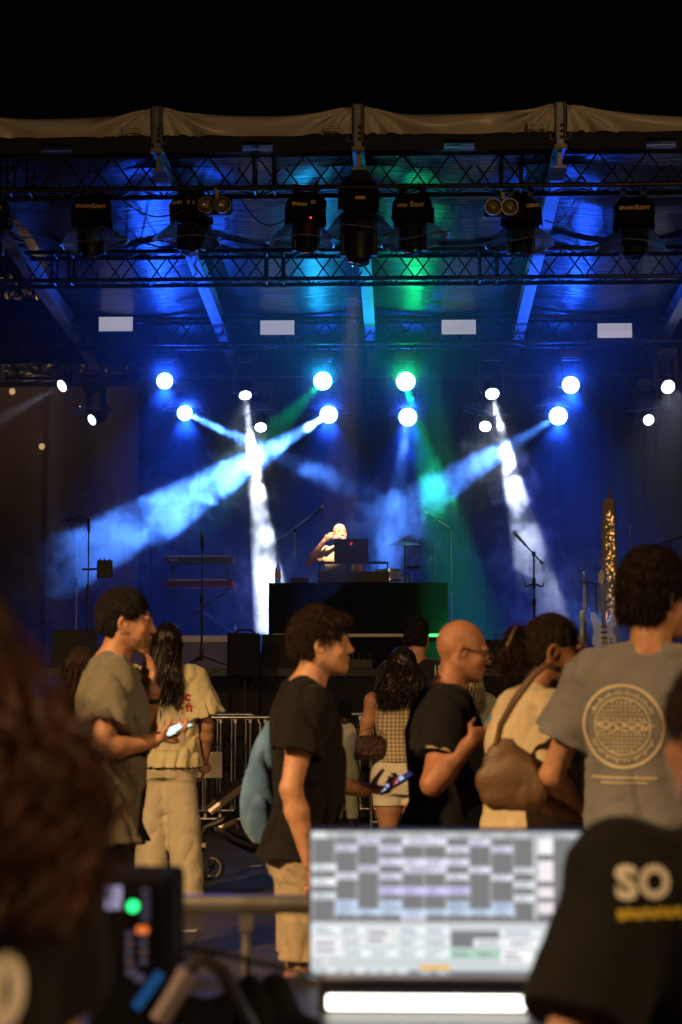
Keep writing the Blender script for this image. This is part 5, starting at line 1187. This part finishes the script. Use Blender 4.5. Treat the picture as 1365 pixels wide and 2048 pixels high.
# 12 performer on the stage
djz = P(686, 1043, 21.25).z - DECK
p12 = Person('performer on stage drinking from a bottle behind the laptop', 682, 21.25, djz * .985, R(168), yaw=R(32), pitch=R(6), skin=SKP, h=.008, group='performers', z0=DECK, build=1.1, neckfwd=.03)
p12.body([((.40, .04, 1.30), (.155, .205, 1.555)), ((-.27, .05, 1.14), (-.15, .25, 1.08))], hands=[((-.55, .35, .45), (-.4, -.6, -.2), .9), None])
p12.shirt(fabric('tee_light', (.75, .6, .38)), hem=.85, inf=.02, sleeve=.55, seed=81); p12.pants(MATS['trousers_black'], inf=.006, wide=.012); p12.shoes(shoe_d); p12.cap_hair(M('hair_grey', (.35, .32, .3), .5), thick=.003, top=-.002, back=1.61, n=200, ln=.006, noise=.001); face_bits(p12, HBR, .7)
hw_ = p12.root.matrix_basis @ Vector(p12.arms[0][2]) ; bpy.context.view_layer.update()
hp = p12.root.matrix_world @ Vector(p12.arms[0][2] + np.array((-.05, .06, .03))); mo_ = p12.root.matrix_world @ Vector(p12.H((0, .10, 1.597)))
bt = bottle(0, 1000, 21, 0, 'clear plastic bottle tipped to the performer\'s mouth', hgt=.2); d_ = (mo_ - hp).normalized(); bt.location = mo_ - d_ * .205; bt.rotation_mode = 'QUATERNION'; bt.rotation_quaternion = d_.to_track_quat('Z', 'Y')
# ------------------------------------------------------------------ things carried by the crowd
def world(p, v): return p.root.matrix_world @ Vector(v)
bpy.context.view_layer.update()
def grip(p, i, f=.09, g=.018):
    wr, d, nrm = p.hf[i]; return world(p, wr + d * f + nrm * g)
def phone(c, d, nrm, lab, scr, L_=.15, es=2.0, case=(.02, .02, .025)):
    """d = long axis, nrm = screen normal"""
    d, nrm = Vector(d).normalized(), Vector(nrm); nrm = (nrm - d * nrm.dot(d)).normalized(); m = Matrix((d.cross(nrm), d, nrm)).transposed().to_4x4(); m.translation = c
    t = thing('phone', lab, 'phone'); t.matrix_world = m
    MB().box((0, 0, 0), (.072, L_, .0095), bev=.004).build('case', M('phone_case_%.2f' % case[2], case, .35), t); MB().box((0, 0, .0055), (.066, L_ - .008, .001)).build('screen', emat('phone_screen_' + scr[0], scr[1], es), t)
    if len(scr) > 2:
        for k, c_ in enumerate(scr[2]): MB().box((.0, -L_ * .36 + L_ * .18 * k, .0068), (.05, L_ * .13, .0008)).build('icon', emat('icon_%d' % k, c_, es), t)
    return t
phone(grip(p1, 0, .10), (.68, .62, .34), (-.15, -.42, .9), 'phone with a bright white screen in the polo-shirted man\'s hand', ('white', (.75, .95, .9)), .13, 1.2)
phone(at(752, 1535, 6.75), (1, .1, .62), (-.5, -.25, .8), 'phone with small coloured icons in the youth\'s hand', ('dark', (.05, .05, .15)), .165, 1.0) if 0 else phone(grip(p4, 1, .105, .012) + Vector((.02, 0, .01)), (1, .1, .58), (-.45, -.22, .85), 'phone with small coloured icons in the youth\'s hand', ('dark', (.03, .03, .12), ((.7, .75, .9), (.45, .45, 1), (1, .25, .25), (.4, .55, .8))), .15, 1.1)
phone(grip(p8, 0, .10, .015) + Vector((.045, 0, .06)), (.62, .3, .75), (.45, .6, .3), 'phone in a blue case held up by the bald man', ('teal', (.1, .25, .35)), .16, .4, (.06, .25, .36))
# blue drawstring bag on the youth's back
t = thing('drawstring_bag', 'light blue denim bag hanging on the back of the youth in black', 'bag', at(520, 1690, 6.85))
S = SDF((-.14, -.1, -.02), (.14, .12, .52), .008)
S.loft([(0, .035, .03, .01, 0), (.05, .055, .055, .0, 0), (.14, .062, .07, -.005, 0), (.26, .052, .065, .0, 0), (.38, .035, .045, .02, 0), (.47, .015, .02, .04, 0)], k=.02, e=2.2); S.fold(.009, 40, 5, (1.2, 1.2, .45))
S.build('bag', fabric('denim_blue', (.12, .25, .46), var=.35), t)
MB().path([(.04, 0, .45), (.06, .02, .55), (.10, .05, .62)], .004).build('cord', fabric('cord_white', (.5, .5, .5)), t, True)
# denim piece hanging at the bald man's side
t = thing('denim_jacket', 'blue denim jacket hanging beside the bald man', 'jacket', at(846, 1668, 7.3)); S = SDF((-.1, -.08, 0), (.1, .1, .42), .008)
S.loft([(.02, .03, .03, .01, 0), (.12, .045, .04, 0, 0), (.25, .04, .04, .005, 0), (.36, .03, .03, .02, 0), (.40, .02, .02, .02, 0)], k=.02); S.fold(.012, 48, 8, (1, 1, .5)); S.build('jacket', MATS['denim_blue'], t)
# tan shoulder bag
t = thing('shoulder_bag', 'tan leather shoulder bag under the arm of the woman with clipped-up hair', 'bag', at(1036, 1622, 5.95), R(-12)); S = SDF((-.2, -.1, -.03), (.2, .1, .30), .008)
S.loft([(0, .07, .02, -.01, 0), (.03, .105, .036, -.013, 0), (.09, .112, .04, -.02, 0), (.15, .09, .032, -.03, 0), (.20, .06, .02, -.04, 0), (.235, .03, .014, -.045, 0)], k=.02, e=2.5); S.fold(.003, 40, 3); lea = M('tan_leather', (.12, .066, .028), .5, var=.25, vs=14, bump=.2, bs=90); S.build('bag', lea, t)
MB().path([(-.075, 0, .19), (-.05, -.02, .28), (.0, -.05, .36), (.06, -.05, .44), (.10, -.02, .475), (.13, .04, .46)], [.011, .012, .013, .013, .012, .01], 6).build('strap', lea, t, True)
# small quilted bag
t = thing('quilted_handbag', 'small dark quilted handbag hanging in front of the woman in the checked top', 'bag', at(742, 1520, 11.55), .2); MB().box((0, 0, .08), (.19, .08, .15), bev=.03).build('bag', M('quilted_brown', (.045, .02, .014), .45, bump=1., bs=45), t, True)
for k in range(14): a = math.pi * k / 13; MB().lathe([(.004, -.003), (.007, 0), (.004, .003)], (.08 * math.cos(a), -.01, .15 + .05 * math.sin(a)), None, 8, cap=True).build('chain_link', M('gold', (.8, .55, .15), .2, 1.), t, True)
# ------------------------------------------------------------------ barriers
bar_m = MB().tube((0, 0, 0), (0, 0, 1), .0085, n=8, cap=False).mesh('bar', steel, True); lug_m = MB().box((0, 0, 0), (.026, .03, .036)).mesh('bracket', steel)
def barrier(a, b, lab, h=1.1, sign=False, n=15):
    a, b = Vector((a[0], a[1], 0)), Vector((b[0], b[1], 0)); L_ = (b - a).length; t = thing('crowd_barrier', lab, 'barrier', a, math.atan2(b.y - a.y, b.x - a.x), 'steel crowd barriers')
    MB().path([(.0, 0, .06), (0, 0, h - .1), (.03, 0, h - .03), (.1, 0, h), (L_ - .1, 0, h), (L_ - .03, 0, h - .03), (L_, 0, h - .1), (L_, 0, .06)], .019, 10).build('frame', steel, t, True)
    MB().tube((0, 0, .16), (L_, 0, .16), .017, n=10).build('lower_rail', steel, t, True); MB().tube((0.02, 0, h - .11), (L_ - .02, 0, h - .11), .012).build('upper_rail', steel, t, True) if 0 else None
    for k in range(n):
        x = L_ * (k + 1) / (n + 1); link('bar', bar_m, t, stick((x, 0, .16), (x, 0, h))); link('bracket', lug_m, t, Matrix.Translation((x, 0, h - .035))); link('bracket', lug_m, t, Matrix.Translation((x, 0, .19)))
    for x in (.25, L_ - .25): MB().path([(x, -.33, .012), (x, -.04, .10), (x, 0, .16), (x, .04, .10), (x, .33, .012)], .016).build('foot', steel, t, True)
    if sign: MB().box((L_ * sign, -.022, .66), (.46, .004, .24)).build('sign_plate', M('sign_plate', (.5, .45, .36), .6), t)
    return t
barrier((at(205, 1400, 16.9).x, 16.9), (at(680, 1400, 16.9).x, 16.9), 'steel crowd barrier with blank plate behind the woman in cream', sign=.405)
barrier((at(60, 1400, 17.5).x, 17.5), (at(521, 1400, 17.95).x, 17.95), 'purple-lit steel crowd barrier close to the stage at the left')
barrier((at(560, 1400, 18.0).x, 18.0), (at(800, 1400, 18.2).x, 18.2), 'short steel crowd barrier close to the stage behind the child', n=8)
barrier((at(742, 1400, 16.6).x, 16.6), (at(1180, 1400, 16.9).x, 16.9), 'steel crowd barrier in green light behind the checked top', n=15)
barrier((at(340, 1800, 3.72).x - .55, 3.72), (at(340, 1800, 3.72).x + 1.85, 3.74), 'near steel barrier with blurred rail in front of the sound desk', h=1.083, n=16)
# ------------------------------------------------------------------ stroller
t = thing('stroller', 'black stroller with pale tubes beside the youth in khaki shorts', 'stroller', at(408, 1752, 13.4) * 1.0, 0); t.location.z = 0
k = 9.6 / FPX; dark = M('stroller_black', (.012, .012, .013), .5); pale = M('stroller_tube', (.45, .40, .32), .4, .3); rub = M('tyre', (.02, .02, .02), .8)
def SP(px, py, dy=0.): 
    q = at(px, py, 13.4 + dy); return Vector((q.x - t.location.x, dy, q.z))
gz = SP(0, 1750).z
for px, dy in ((405, -.05), (425, .0)):
    c = SP(px, 1708 if dy else 1706, dy); r = .095 if dy == 0 else .10; ax = Vector((1, 0, 0)) if dy else Vector((.25, 1, 0)).normalized(); c.z = r + .004
    if dy: ax = Vector((1, .35, 0)).normalized()
    wl = MB().lathe([(r * .78, -.018), (r * .97, -.02), (r, 0), (r * .97, .02), (r * .78, .018), (r * .78, -.018)], c, aim(ax), 28, cap=False).build('wheel', rub, t, True)
    MB().lathe([(r * .66, -.012), (r * .79, -.014), (r * .79, .014), (r * .66, .012), (r * .66, -.012)], c, aim(ax), 28, cap=False).build('rim', M('rim_grey', (.25, .24, .23), .4), wl, True)
    for j in range(3):
        v = aim(ax) @ Vector((math.cos(j * 1.05), math.sin(j * 1.05), 0)) * r * .7; MB().tube(c - v, c + v, .008).build('spoke', dark, wl, True)
MB().path([SP(405, 1700, -.05), SP(404, 1672), SP(412, 1655), SP(432, 1648), SP(470, 1630), SP(530, 1600), SP(560, 1585)], [.02, .022, .026, .030, .032, .032, .03], 8).build('chassis', dark, t, True)
MB().path([SP(432, 1655), SP(470, 1680), SP(505, 1694), SP(540, 1690), SP(590, 1660)], [.03, .04, .045, .04, .03], 8).build('basket', dark, t, True)
MB().box(SP(406, 1690, -.05), (.05, .05, .03)).box(SP(402, 1682), (.03, .05, .04)).build('fork_cap', pale, t)
MB().tube(SP(432, 1660), SP(475, 1638), .026).build('tube', pale, t, True); MB().tube(SP(420, 1624), SP(487, 1572), .03).build('handle_tube', pale, t, True)
MB().path([SP(416, 1618), SP(440, 1596), SP(470, 1570), SP(510, 1545)], [.02, .025, .03, .03], 8).build('seat_edge', M('stroller_fabric', (.05, .045, .05), .9, bump=.5, bs=30), t, True)
for s in (.0, .45): 
    c = SP(590, 1700, s); c.z = .13; MB().lathe([(.10, -.018), (.126, -.02), (.13, 0), (.126, .02), (.10, .018), (.10, -.018)], c, aim((.1, 1, 0)), 28, cap=False).build('wheel', rub, t, True)
MB().tube(SP(530, 1600), SP(640, 1440, .2), .018).build('push_bar', dark, t, True)
S = SDF(np.array(SP(500, 1690)) + (-.05, -.1, -.05), np.array(SP(620, 1520)) + (.1, .5, .05), .012); S.cap(SP(540, 1620, .1), SP(600, 1560, .15), .11, .12, .05); S.cap(SP(540, 1620, .3), SP(600, 1560, .3), .11, .12, .05); S.build('seat', MATS['stroller_fabric'], t)
# litter
for i, (px, py, Y) in enumerate(((510, 1735, 0), (340, 1727, 0), (375, 1866, 0))):
    d = CR @ Vector(((px - 682.5) / FPX, (1024 - py) / FPX, -1)); q = EYE + d * (-EYE.z / d.z)
    tag(MB().add([(q.x - .05, q.y, .006), (q.x + .05, q.y - .03, .01), (q.x + .06, q.y + .02, .02), (q.x - .02, q.y + .04, .012)], [(0, 1, 2, 3)]).build('litter', M('paper', (.5, .48, .44), .8)), ['scrap of pale paper on the ground left of the khaki shorts', 'scrap of pale paper on the ground beside the cream trousers', 'crumpled paper scrap on the paving behind the near barrier'][i], 'litter')
# ------------------------------------------------------------------ sound desk in the foreground
MY = 3.3
def SC(px, py): return at(px, py, MY)
a, b = SC(622, 1960), SC(1196, 1664); mw, mh = b.x - a.x, b.z - a.z
mon = thing('monitor', 'large bright computer monitor showing a grid of blue and white tiles', 'monitor', ((a.x + b.x) / 2, MY, a.z))
MB().box((0, .02, mh / 2), (mw + .008, .03, mh + .008), bev=.004).build('bezel', gear, mon); MB().box((0, .05, -.1), (.08, .03, .25)).build('neck', gear, mon)
scr = MB().box((0, .003, mh / 2), (mw, .006, mh)).build('screen', emat('screen_grey', (.24, .235, .24), .9), mon)
cols = {}; rt = random.Random(5)
def tile(x0, x1, y0, y1, c, lift=.0012):
    """numbers measured on the screen, 45..1060 across and 38..570 down"""
    jt = .86 + .28 * rt.random(); c = tuple(round(min(1, v * jt), 2) for v in c)
    m = emat('tile_%d_%d_%d' % tuple(int(v * 99) for v in c), c, 1.0); X0, X1 = -mw / 2 + mw * (x0 - 45) / 1015, -mw / 2 + mw * (x1 - 45) / 1015; Z0, Z1 = mh * (570 - y1) / 532, mh * (570 - y0) / 532
    cols[m.name] = cols.get(m.name, 0) + 1; MB().add([(X0, -lift - len(scr.children) * 2e-6, Z0), (X1, -lift - len(scr.children) * 2e-6, Z0), (X1, -lift - len(scr.children) * 2e-6, Z1), (X0, -lift - len(scr.children) * 2e-6, Z1)], [(0, 1, 2, 3)]).build('screen_tile', m, scr)
    if x1 - x0 > 60 and y1 - y0 < 70 and min(c) > .4 and lift == .0012:
        dm = emat('tile_text', (.3, .3, .42), .8); nd = max(1, int((x1 - x0) / 79)); zz = -lift - .0006
        for k in range(nd):
            u0 = x0 + (x1 - x0) * k / nd; w_ = (x1 - x0) / nd
            for j in range(2):
                A0, A1 = u0 + w_ * .12, u0 + w_ * (.5 + .35 * rt.random()); B0 = y0 + (y1 - y0) * (.25 + .38 * j); B1 = B0 + (y1 - y0) * .16
                X0, X1 = -mw / 2 + mw * (A0 - 45) / 1015, -mw / 2 + mw * (A1 - 45) / 1015; Z0, Z1 = mh * (570 - B1) / 532, mh * (570 - B0) / 532
                MB().add([(X0, zz, Z0), (X1, zz, Z0), (X1, zz, Z1), (X0, zz, Z1)], [(0, 1, 2, 3)]).build('screen_mark', dm, scr)
lav, wh, bl, pu = (.85, .82, 1.), (.86, .93, .95), (.62, .76, 1.), (.62, .58, 1.)
tile(48, 1055, 39, 62, (.55, .58, .58)); tile(48, 102, 39, 64, (.9, .93, .93), .002)
for x0, x1, y0, y1, c in ((130, 215, 84, 110, lav), (210, 295, 62, 86, lav), (285, 372, 86, 112, lav), (367, 530, 62, 88, lav), (522, 608, 90, 114, lav), (602, 685, 64, 88, lav), (680, 765, 90, 112, lav), (285, 610, 136, 160, lav), (45, 140, 156, 180, wh), (210, 290, 160, 184, lav), (370, 530, 158, 188, lav), (602, 688, 164, 186, lav), (760, 838, 166, 186, wh), (130, 215, 186, 210, lav), (287, 372, 188, 210, lav), (522, 608, 190, 210, lav), (680, 765, 192, 212, lav), (45, 140, 206, 232, wh), (760, 838, 216, 238, wh), (285, 612, 236, 264, pu), (45, 138, 258, 282, wh), (760, 838, 264, 288, wh), (130, 215, 284, 312, bl), (285, 372, 286, 312, bl), (522, 608, 288, 312, bl), (680, 765, 290, 314, bl), (128, 770, 316, 336, bl), (362, 455, 336, 358, lav)): tile(x0 + 4, x1 - 4, y0, y1, c)
for y0, y1 in ((62, 118), (142, 215), (236, 272), (290, 330)): tile(848, 902, y0, y1, (.95, .87, .92))
tile(832, 842, 62, 350, (.75, .78, .78)); tile(985, 1012, 64, 128, (.85, .86, .86)); tile(945, 975, 140, 165, (.9, .9, .9))
for k in range(11): tile(47 + 79 * k, 53 + 79 * k, 64, 358, (.42, .42, .43), .0006)
tile(45, 1058, 362, 535, (.60, .65, .66), .0006)
for x0, x1, y0, y1, c in ((48, 235, 376, 408, wh), (235, 345, 380, 445, (1, 1, 1)), (348, 535, 378, 408, wh), (540, 710, 392, 452, (.22, .23, .24)), (712, 855, 386, 410, wh), (48, 150, 418, 482, (1, 1, 1)), (152, 232, 420, 448, wh), (348, 535, 420, 448, wh), (620, 850, 420, 450, (.95, .98, 1)), (152, 535, 460, 486, wh), (535, 712, 460, 490, (.48, .75, .58)), (715, 828, 458, 506, (1, 1, 1)), (430, 535, 514, 532, (1., .55, .12)), (860, 1056, 376, 510, (.8, .84, .86)), (48, 110, 494, 512, (.9, .9, .9))): tile(x0, x1, y0, y1, c)
tile(390, 1058, 538, 568, (.18, .22, .30))
for k in range(7): tile(48 + 50 * k, 88 + 50 * k, 520, 560, (.8, .85, .84) if k % 2 else (.68, .74, .78))
tile(430, 470, 536, 566, (.6, .75, .85), .002); tile(490, 530, 536, 566, (.6, .75, .85), .002); tile(590, 615, 550, 562, (.7, .85, 1), .002)
# second screen, mostly hidden
a2, b2 = SC(1206, 1960), SC(1500, 1668); m2 = thing('monitor', 'dark second monitor almost hidden behind the man in the lettered black shirt', 'monitor', ((a2.x + b2.x) / 2, MY + .02, a2.z)); MB().box((0, .02, (b2.z - a2.z) / 2), (b2.x - a2.x, .03, b2.z - a2.z), bev=.004).build('bezel', gear, m2); MB().box((0, .0035, (b2.z - a2.z) / 2), (b2.x - a2.x - .01, .005, b2.z - a2.z - .01)).build('screen', emat('screen_dim', (.3, .3, .32), .6), m2); MB().box((0, .05, -.1), (.08, .03, .25)).build('neck', gear, m2)
# light bar
lbz = at(855, 2022, 3.05).z; bar = thing('light_bar', 'glowing white light bar on the desk below the monitor', 'lamp', (at(855, 2000, 3.05).x, 3.05, lbz)); bw = at(1056, 2000, 3.05).x - at(652, 2000, 3.05).x
MB().box((0, .03, .022), (bw + .03, .06, .05), bev=.005).build('housing', gear, bar); MB().box((0, -.003, .014), (bw, .008, .024), bev=.003).build('tube', emat('light_bar_glow', (1, .96, .86), 5), bar); MB().box((0, .01, .052), (bw + .02, .05, .006)).build('shelf', silver, bar)
dk = thing('desk', 'dark sound desk table along the bottom of the picture', 'table', (.2, 3.0, 0)); MB().box((0, 0, lbz - .022), (3.2, .8, .04)).build('tabletop', gear, dk)
for sx in (-1.5, 1.5):
    for sy in (-.35, .35): MB().box((sx, sy, (lbz - .042) / 2), (.05, .05, lbz - .042)).build('leg', gear, dk)
# control unit at the left
cu = thing('control_unit', 'black control unit with a green light and small keys, left foreground', 'console', (at(262, 1760, 2.72).x, 2.72, lbz - .001)); ch_ = at(262, 1752, 2.72).z - lbz; cw = at(346, 1900, 2.72).x - at(180, 1900, 2.72).x
MB().box((0, .08, ch_ / 2), (cw, .16, ch_), bev=.008).build('case', M('matt_black', (.006, .006, .007), .9, spec=.1), cu)
def CU(px, py, w, h, m, name, r=False):
    q = at(px, py, 2.71); x, z = q.x - cu.location.x, q.z - lbz + .001
    if r: MB().lathe([(0, .008), (w * .7, .007), (w, .003), (w, -.002)], (x, -.002, z), aim((0, -1, 0)), 18, cap=False).build(name, m, cu, True)
    else: MB().box((x, -.004, z), (w, .008, h), bev=.0015).build(name, m, cu)
CU(226, 1796, .024, .034, emat('mini_screen', (.62, .55, .85), .75), 'display'); CU(265, 1814, .0085, 0, emat('green_button', (.03, 1, .25), 2.2), 'green_light', True); CU(284, 1861, .017, .011, emat('orange_button', (1, .22, .04), .9), 'orange_light')
kd = emat('key_dim', (.16, .13, .2), .35); kd2 = emat('key_dim_warm', (.22, .13, .12), .4)
for j in range(5): CU(290, 1782 + 14 * j, .013, .006, kd, 'key')
for j in range(4):
    for i in range(2): CU(258 + 28 * i, 1870 + 18 * j, .012, .008, kd2 if (i + j) % 2 else kd, 'key')
for j in range(2): CU(262 + 16 * j, 1945 + 12 * j, .016, .012, kd, 'key')
# handles, cables, covers at the bottom
fl = thing('desk_lamp', 'dark gooseneck desk lamp with a blue-lit rod in the left foreground', 'lamp', (at(300, 2000, 2.75).x, 2.75, lbz - .001)); 
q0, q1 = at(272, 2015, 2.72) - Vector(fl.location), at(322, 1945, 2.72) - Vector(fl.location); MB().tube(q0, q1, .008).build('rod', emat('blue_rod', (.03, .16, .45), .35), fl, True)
q0, q1 = at(318, 2040, 2.72) - Vector(fl.location), at(378, 1942, 2.72) - Vector(fl.location); MB().tube(q0, q1, .016).build('grip', M('grip_grey', (.2, .17, .19), .4), fl, True); MB().lathe([(.09, 0), (.09, .02), (.02, .03)], (0, 0, 0), n=24).build('foot', gear, fl, True)
MB().path([q1, q1 + Vector((.02, 0, .02)), q1 + Vector((.05, .0, .0)), q1 + Vector((.09, .02, -.08)), q1 + Vector((.1, .04, -.2))], .011).build('gooseneck', gear, fl, True)
tag(MB().path([at(350, 1892, 2.9), at(430, 1905, 2.9), at(520, 1925, 2.9), at(600, 1944, 2.95), at(660, 1960, 3.1)], .0055).build('cable', gear, smooth=True), 'black cable running from the control unit to the monitor', 'cable')
cvt = thing('equipment_cover', 'crumpled black cover lying over equipment on the desk, bottom left', 'cover', (at(480, 2048, 2.9).x, 2.9, lbz - .001)); S = SDF((-.2, -.12, 0), (.16, .12, .14), .008); S.cap((-.1, 0, -.01), (.02, 0, .02), .05, .055, .03); S.cap((.0, 0, .0), (.045, .0, .055), .045, .02, .03); S.cap((.05, 0, .04), (.13, 0, -.02), .025, .03, .03); S.fold(.01, 40, 3); S.plane((0, 0, .002), (0, 0, -1.)); S.build('cover', cloth_black, cvt)
# ------------------------------------------------------------------ two people at the desk
tee_n = fabric('tee_crew', (.008, .008, .008), sheen=.03); wht2 = M('print_white2', (.75, .72, .66), .7); yel = M('print_yellow', (.65, .5, .03), .7)
pa = Person('crew member with long auburn wavy hair in a black shirt, blurred at the left edge', -215, 1.75, 1.71, R(42), fem=True, group='crew at the sound desk', sway=-.02, yaw=R(-20))
pa.body([((.24, .08, 1.14), (.15, .28, 1.06)), ((-.24, .08, 1.14), (-.15, .28, 1.06))]); sha = pa.shirt(tee_n, hem=.86, inf=.02, seed=91); pa.pants(MATS['trousers_black'], inf=.006, wide=.012); pa.shoes(shoe_d); pa.long_hair(HRED, length=.23, n=360, spread=.15, wave=.035, seed=33, vol=.04, rad=.012)
bpy.context.view_layer.update()
zt_ = at(60, 2020, 1.62); lo_ = pa.root.matrix_world.inverted() @ zt_
printed(text_mesh('10', .088, 0, .006, space=1.0), wht2, 'back_print', sha, (lo_.x, 0, lo_.z), (1, 0, 0), (0, 0, 1), (0, 1, 0), cut=.012)
pb = Person('crew member in a black shirt with white letters, leaning at the right edge', 1535, 2.75, 1.565, R(20), group='crew at the sound desk', lean=.20, build=1.25, yaw=R(10), neckfwd=.02)
pb.body([((.29, .06, 1.14), (.2, .28, 1.05)), ((-.385, .0, 1.13), (-.36, .22, .99))]); shb = pb.shirt(tee_n, hem=.84, inf=.024, sleeve=.78, flare=.022, seed=95, amp=.005); pb.pants(MATS['trousers_black'], inf=.006, wide=.012); pb.shoes(shoe_d); pb.cap_hair(HBR, thick=.016, top=.02, back=1.59, n=1500, ln=.02, seed=23)
bpy.context.view_layer.update()
for txt, px, py, sz_, m in (('SO', 1330, 1778, .070, wht2),):
    q = pb.root.matrix_world.inverted() @ at(px, py, 2.6); printed(text_mesh(txt, sz_, 0, .0032, shear=.1, space=1.08), m, 'back_print', shb, (q.x, 0, q.z), (1, 0, 0), (0, 0, 1), (0, 1, 0), cut=.012)
q = pb.root.matrix_world.inverted() @ at(1330, 1838, 2.6); printed(flat([(-.045 + .0145 * k, .002 * (k % 2), .011, .015) for k in range(8)]).mesh('p'), yel, 'back_print', shb, (q.x, 0, q.z), (1, 0, 0), (0, 0, 1), (0, 1, 0), cut=.012)
# ------------------------------------------------------------------ trees beyond the stage, seen over the tarpaulin
leaf = M('leaf', (.09, .10, .03), .6, var=.4, vs=5); barkm = M('bark', (.08, .06, .045), .9, bump=.6, bs=20)
for k, (px, Y) in enumerate(((20, 29.5), (128, 30.5), (70, 33.))):
    q = at(px, 742, Y); t = thing('tree', ['leafy tree lit gold above the tarpaulin at the left edge', 'leafy tree lit gold above the right end of the tarpaulin', 'darker leafy tree between and behind the two gold-lit trees'][k], 'tree', (q.x, Y, 0), group='trees behind the stage')
    MB().path([(0, 0, 0), (.05, 0, q.z * .4), (-.05, .1, q.z * .75), (0, 0, q.z)], [.16, .12, .08, .04], 8).build('trunk', barkm, t, True)
    rs = np.random.RandomState(k + 3); n = 2600; c = rs.normal(size=(n, 3)) * (.75, .75, .7) + (0, 0, q.z); c[:, 2] += .25 * np.sin(c[:, 0] * 4); a = rs.normal(size=(n, 3)); a /= np.linalg.norm(a, axis=1, keepdims=True); b = np.cross(a, rs.normal(size=(n, 3))); b /= np.linalg.norm(b, axis=1, keepdims=True)
    V = np.stack([c - a * .07, c + b * .035, c + a * .07, c - b * .035], 1).reshape(-1, 3); np_obj('crown', V, np.arange(4 * n).reshape(-1, 4), leaf, t, False)
q = at(65, 730, 28.6); street_lamp(q.x - .5, 28.6, q.z + .75, 45, 'street lamp lighting the trees behind the stage', ax=.5, ay=0, globe=True)
# ------------------------------------------------------------------ stage haze and smoke
def vol_mat(name, dens, g, col_=(.95, .96, 1)):
    m = bpy.data.materials.new(name); m.use_nodes = True; n = m.node_tree.nodes; n.clear()
    o = n.new('ShaderNodeOutputMaterial'); p = n.new('ShaderNodeVolumePrincipled'); m.node_tree.links.new(p.outputs[0], o.inputs['Volume'])
    p.inputs['Color'].default_value = (*col_, 1); p.inputs['Anisotropy'].default_value = g; p.inputs['Density'].default_value = dens
    return m, n, m.node_tree.links, p
hm = vol_mat('stage_haze', .0185, .35)[0]
hz = MB().box((.3, 22.25, 3.85), (12.3, 6.75, 4.56)).build('haze', hm); struct(hz, 'stuff')
hz['label'] = 'thin even haze filling the stage under the roof'
def smoke_mat(dn, seed):
    m, n, L, p = vol_mat('smoke_%d' % seed, 0, .3)
    ge = n.new('ShaderNodeNewGeometry'); tc = n.new('ShaderNodeTexCoord')
    ln = n.new('ShaderNodeVectorMath'); ln.operation = 'LENGTH'; L.new(tc.outputs['Object'], ln.inputs[0])
    nz = n.new('ShaderNodeTexNoise'); nz.inputs['Scale'].default_value = 3.4; nz.inputs['Detail'].default_value = 6; nz.inputs['Roughness'].default_value = .68; nz.inputs['Distortion'].default_value = .9
    L.new(ge.outputs['Position'], nz.inputs['Vector'])
    # density = dn * smoothstep(noise - falloff)
    a = n.new('ShaderNodeMath'); a.operation = 'MULTIPLY_ADD'; L.new(ln.outputs['Value'], a.inputs[0]); a.inputs[1].default_value = -.26; L.new(nz.outputs['Fac'], a.inputs[2])
    r = n.new('ShaderNodeMapRange'); r.interpolation_type = 'SMOOTHSTEP'; L.new(a.outputs[0], r.inputs['Value'])
    r.inputs['From Min'].default_value = .30; r.inputs['From Max'].default_value = .52; r.inputs['To Max'].default_value = dn
    L.new(r.outputs[0], p.inputs['Density']); m.cycles.volume_step_rate = 1.6
    return m
ico = bmesh.new(); bmesh.ops.create_icosphere(ico, subdivisions=2, radius=1.0)
for k, (c, d, ln, w, dn) in enumerate(PUFFS):
    me = bpy.data.meshes.new('smoke'); ico.to_mesh(me); me.materials.append(smoke_mat(dn * .14, k))
    o = link('smoke', me, None, Matrix.Translation(c) @ aim(d).to_4x4() @ Matrix.Diagonal((w, w, ln, 1))); struct(o, 'stuff'); o['label'] = 'curl of smoke drifting through a stage beam'

# smooth volumes added to make the glow in front of the lamps
gm_, n, L, p = vol_mat('lamp_glow_volume', 0, .3)
tc = n.new('ShaderNodeTexCoord'); ln = n.new('ShaderNodeVectorMath'); ln.operation = 'LENGTH'; L.new(tc.outputs['Object'], ln.inputs[0])
r = n.new('ShaderNodeMapRange'); r.interpolation_type = 'SMOOTHERSTEP'; L.new(ln.outputs['Value'], r.inputs['Value']); r.inputs['From Min'].default_value = 1.; r.inputs['From Max'].default_value = 0.; r.inputs['To Min'].default_value = 0; r.inputs['To Max'].default_value = .24
L.new(r.outputs[0], p.inputs['Density']); gm_.cycles.volume_step_rate = 2.5
me = bpy.data.meshes.new('smoke'); ico.to_mesh(me); me.materials.append(gm_)
for c in GLOWS: o = link('smoke', me, None, Matrix.Translation(c) @ Matrix.Scale(.5, 4)); struct(o, 'stuff'); o['label'] = 'soft volume added for the glow around a lit stage lamp'
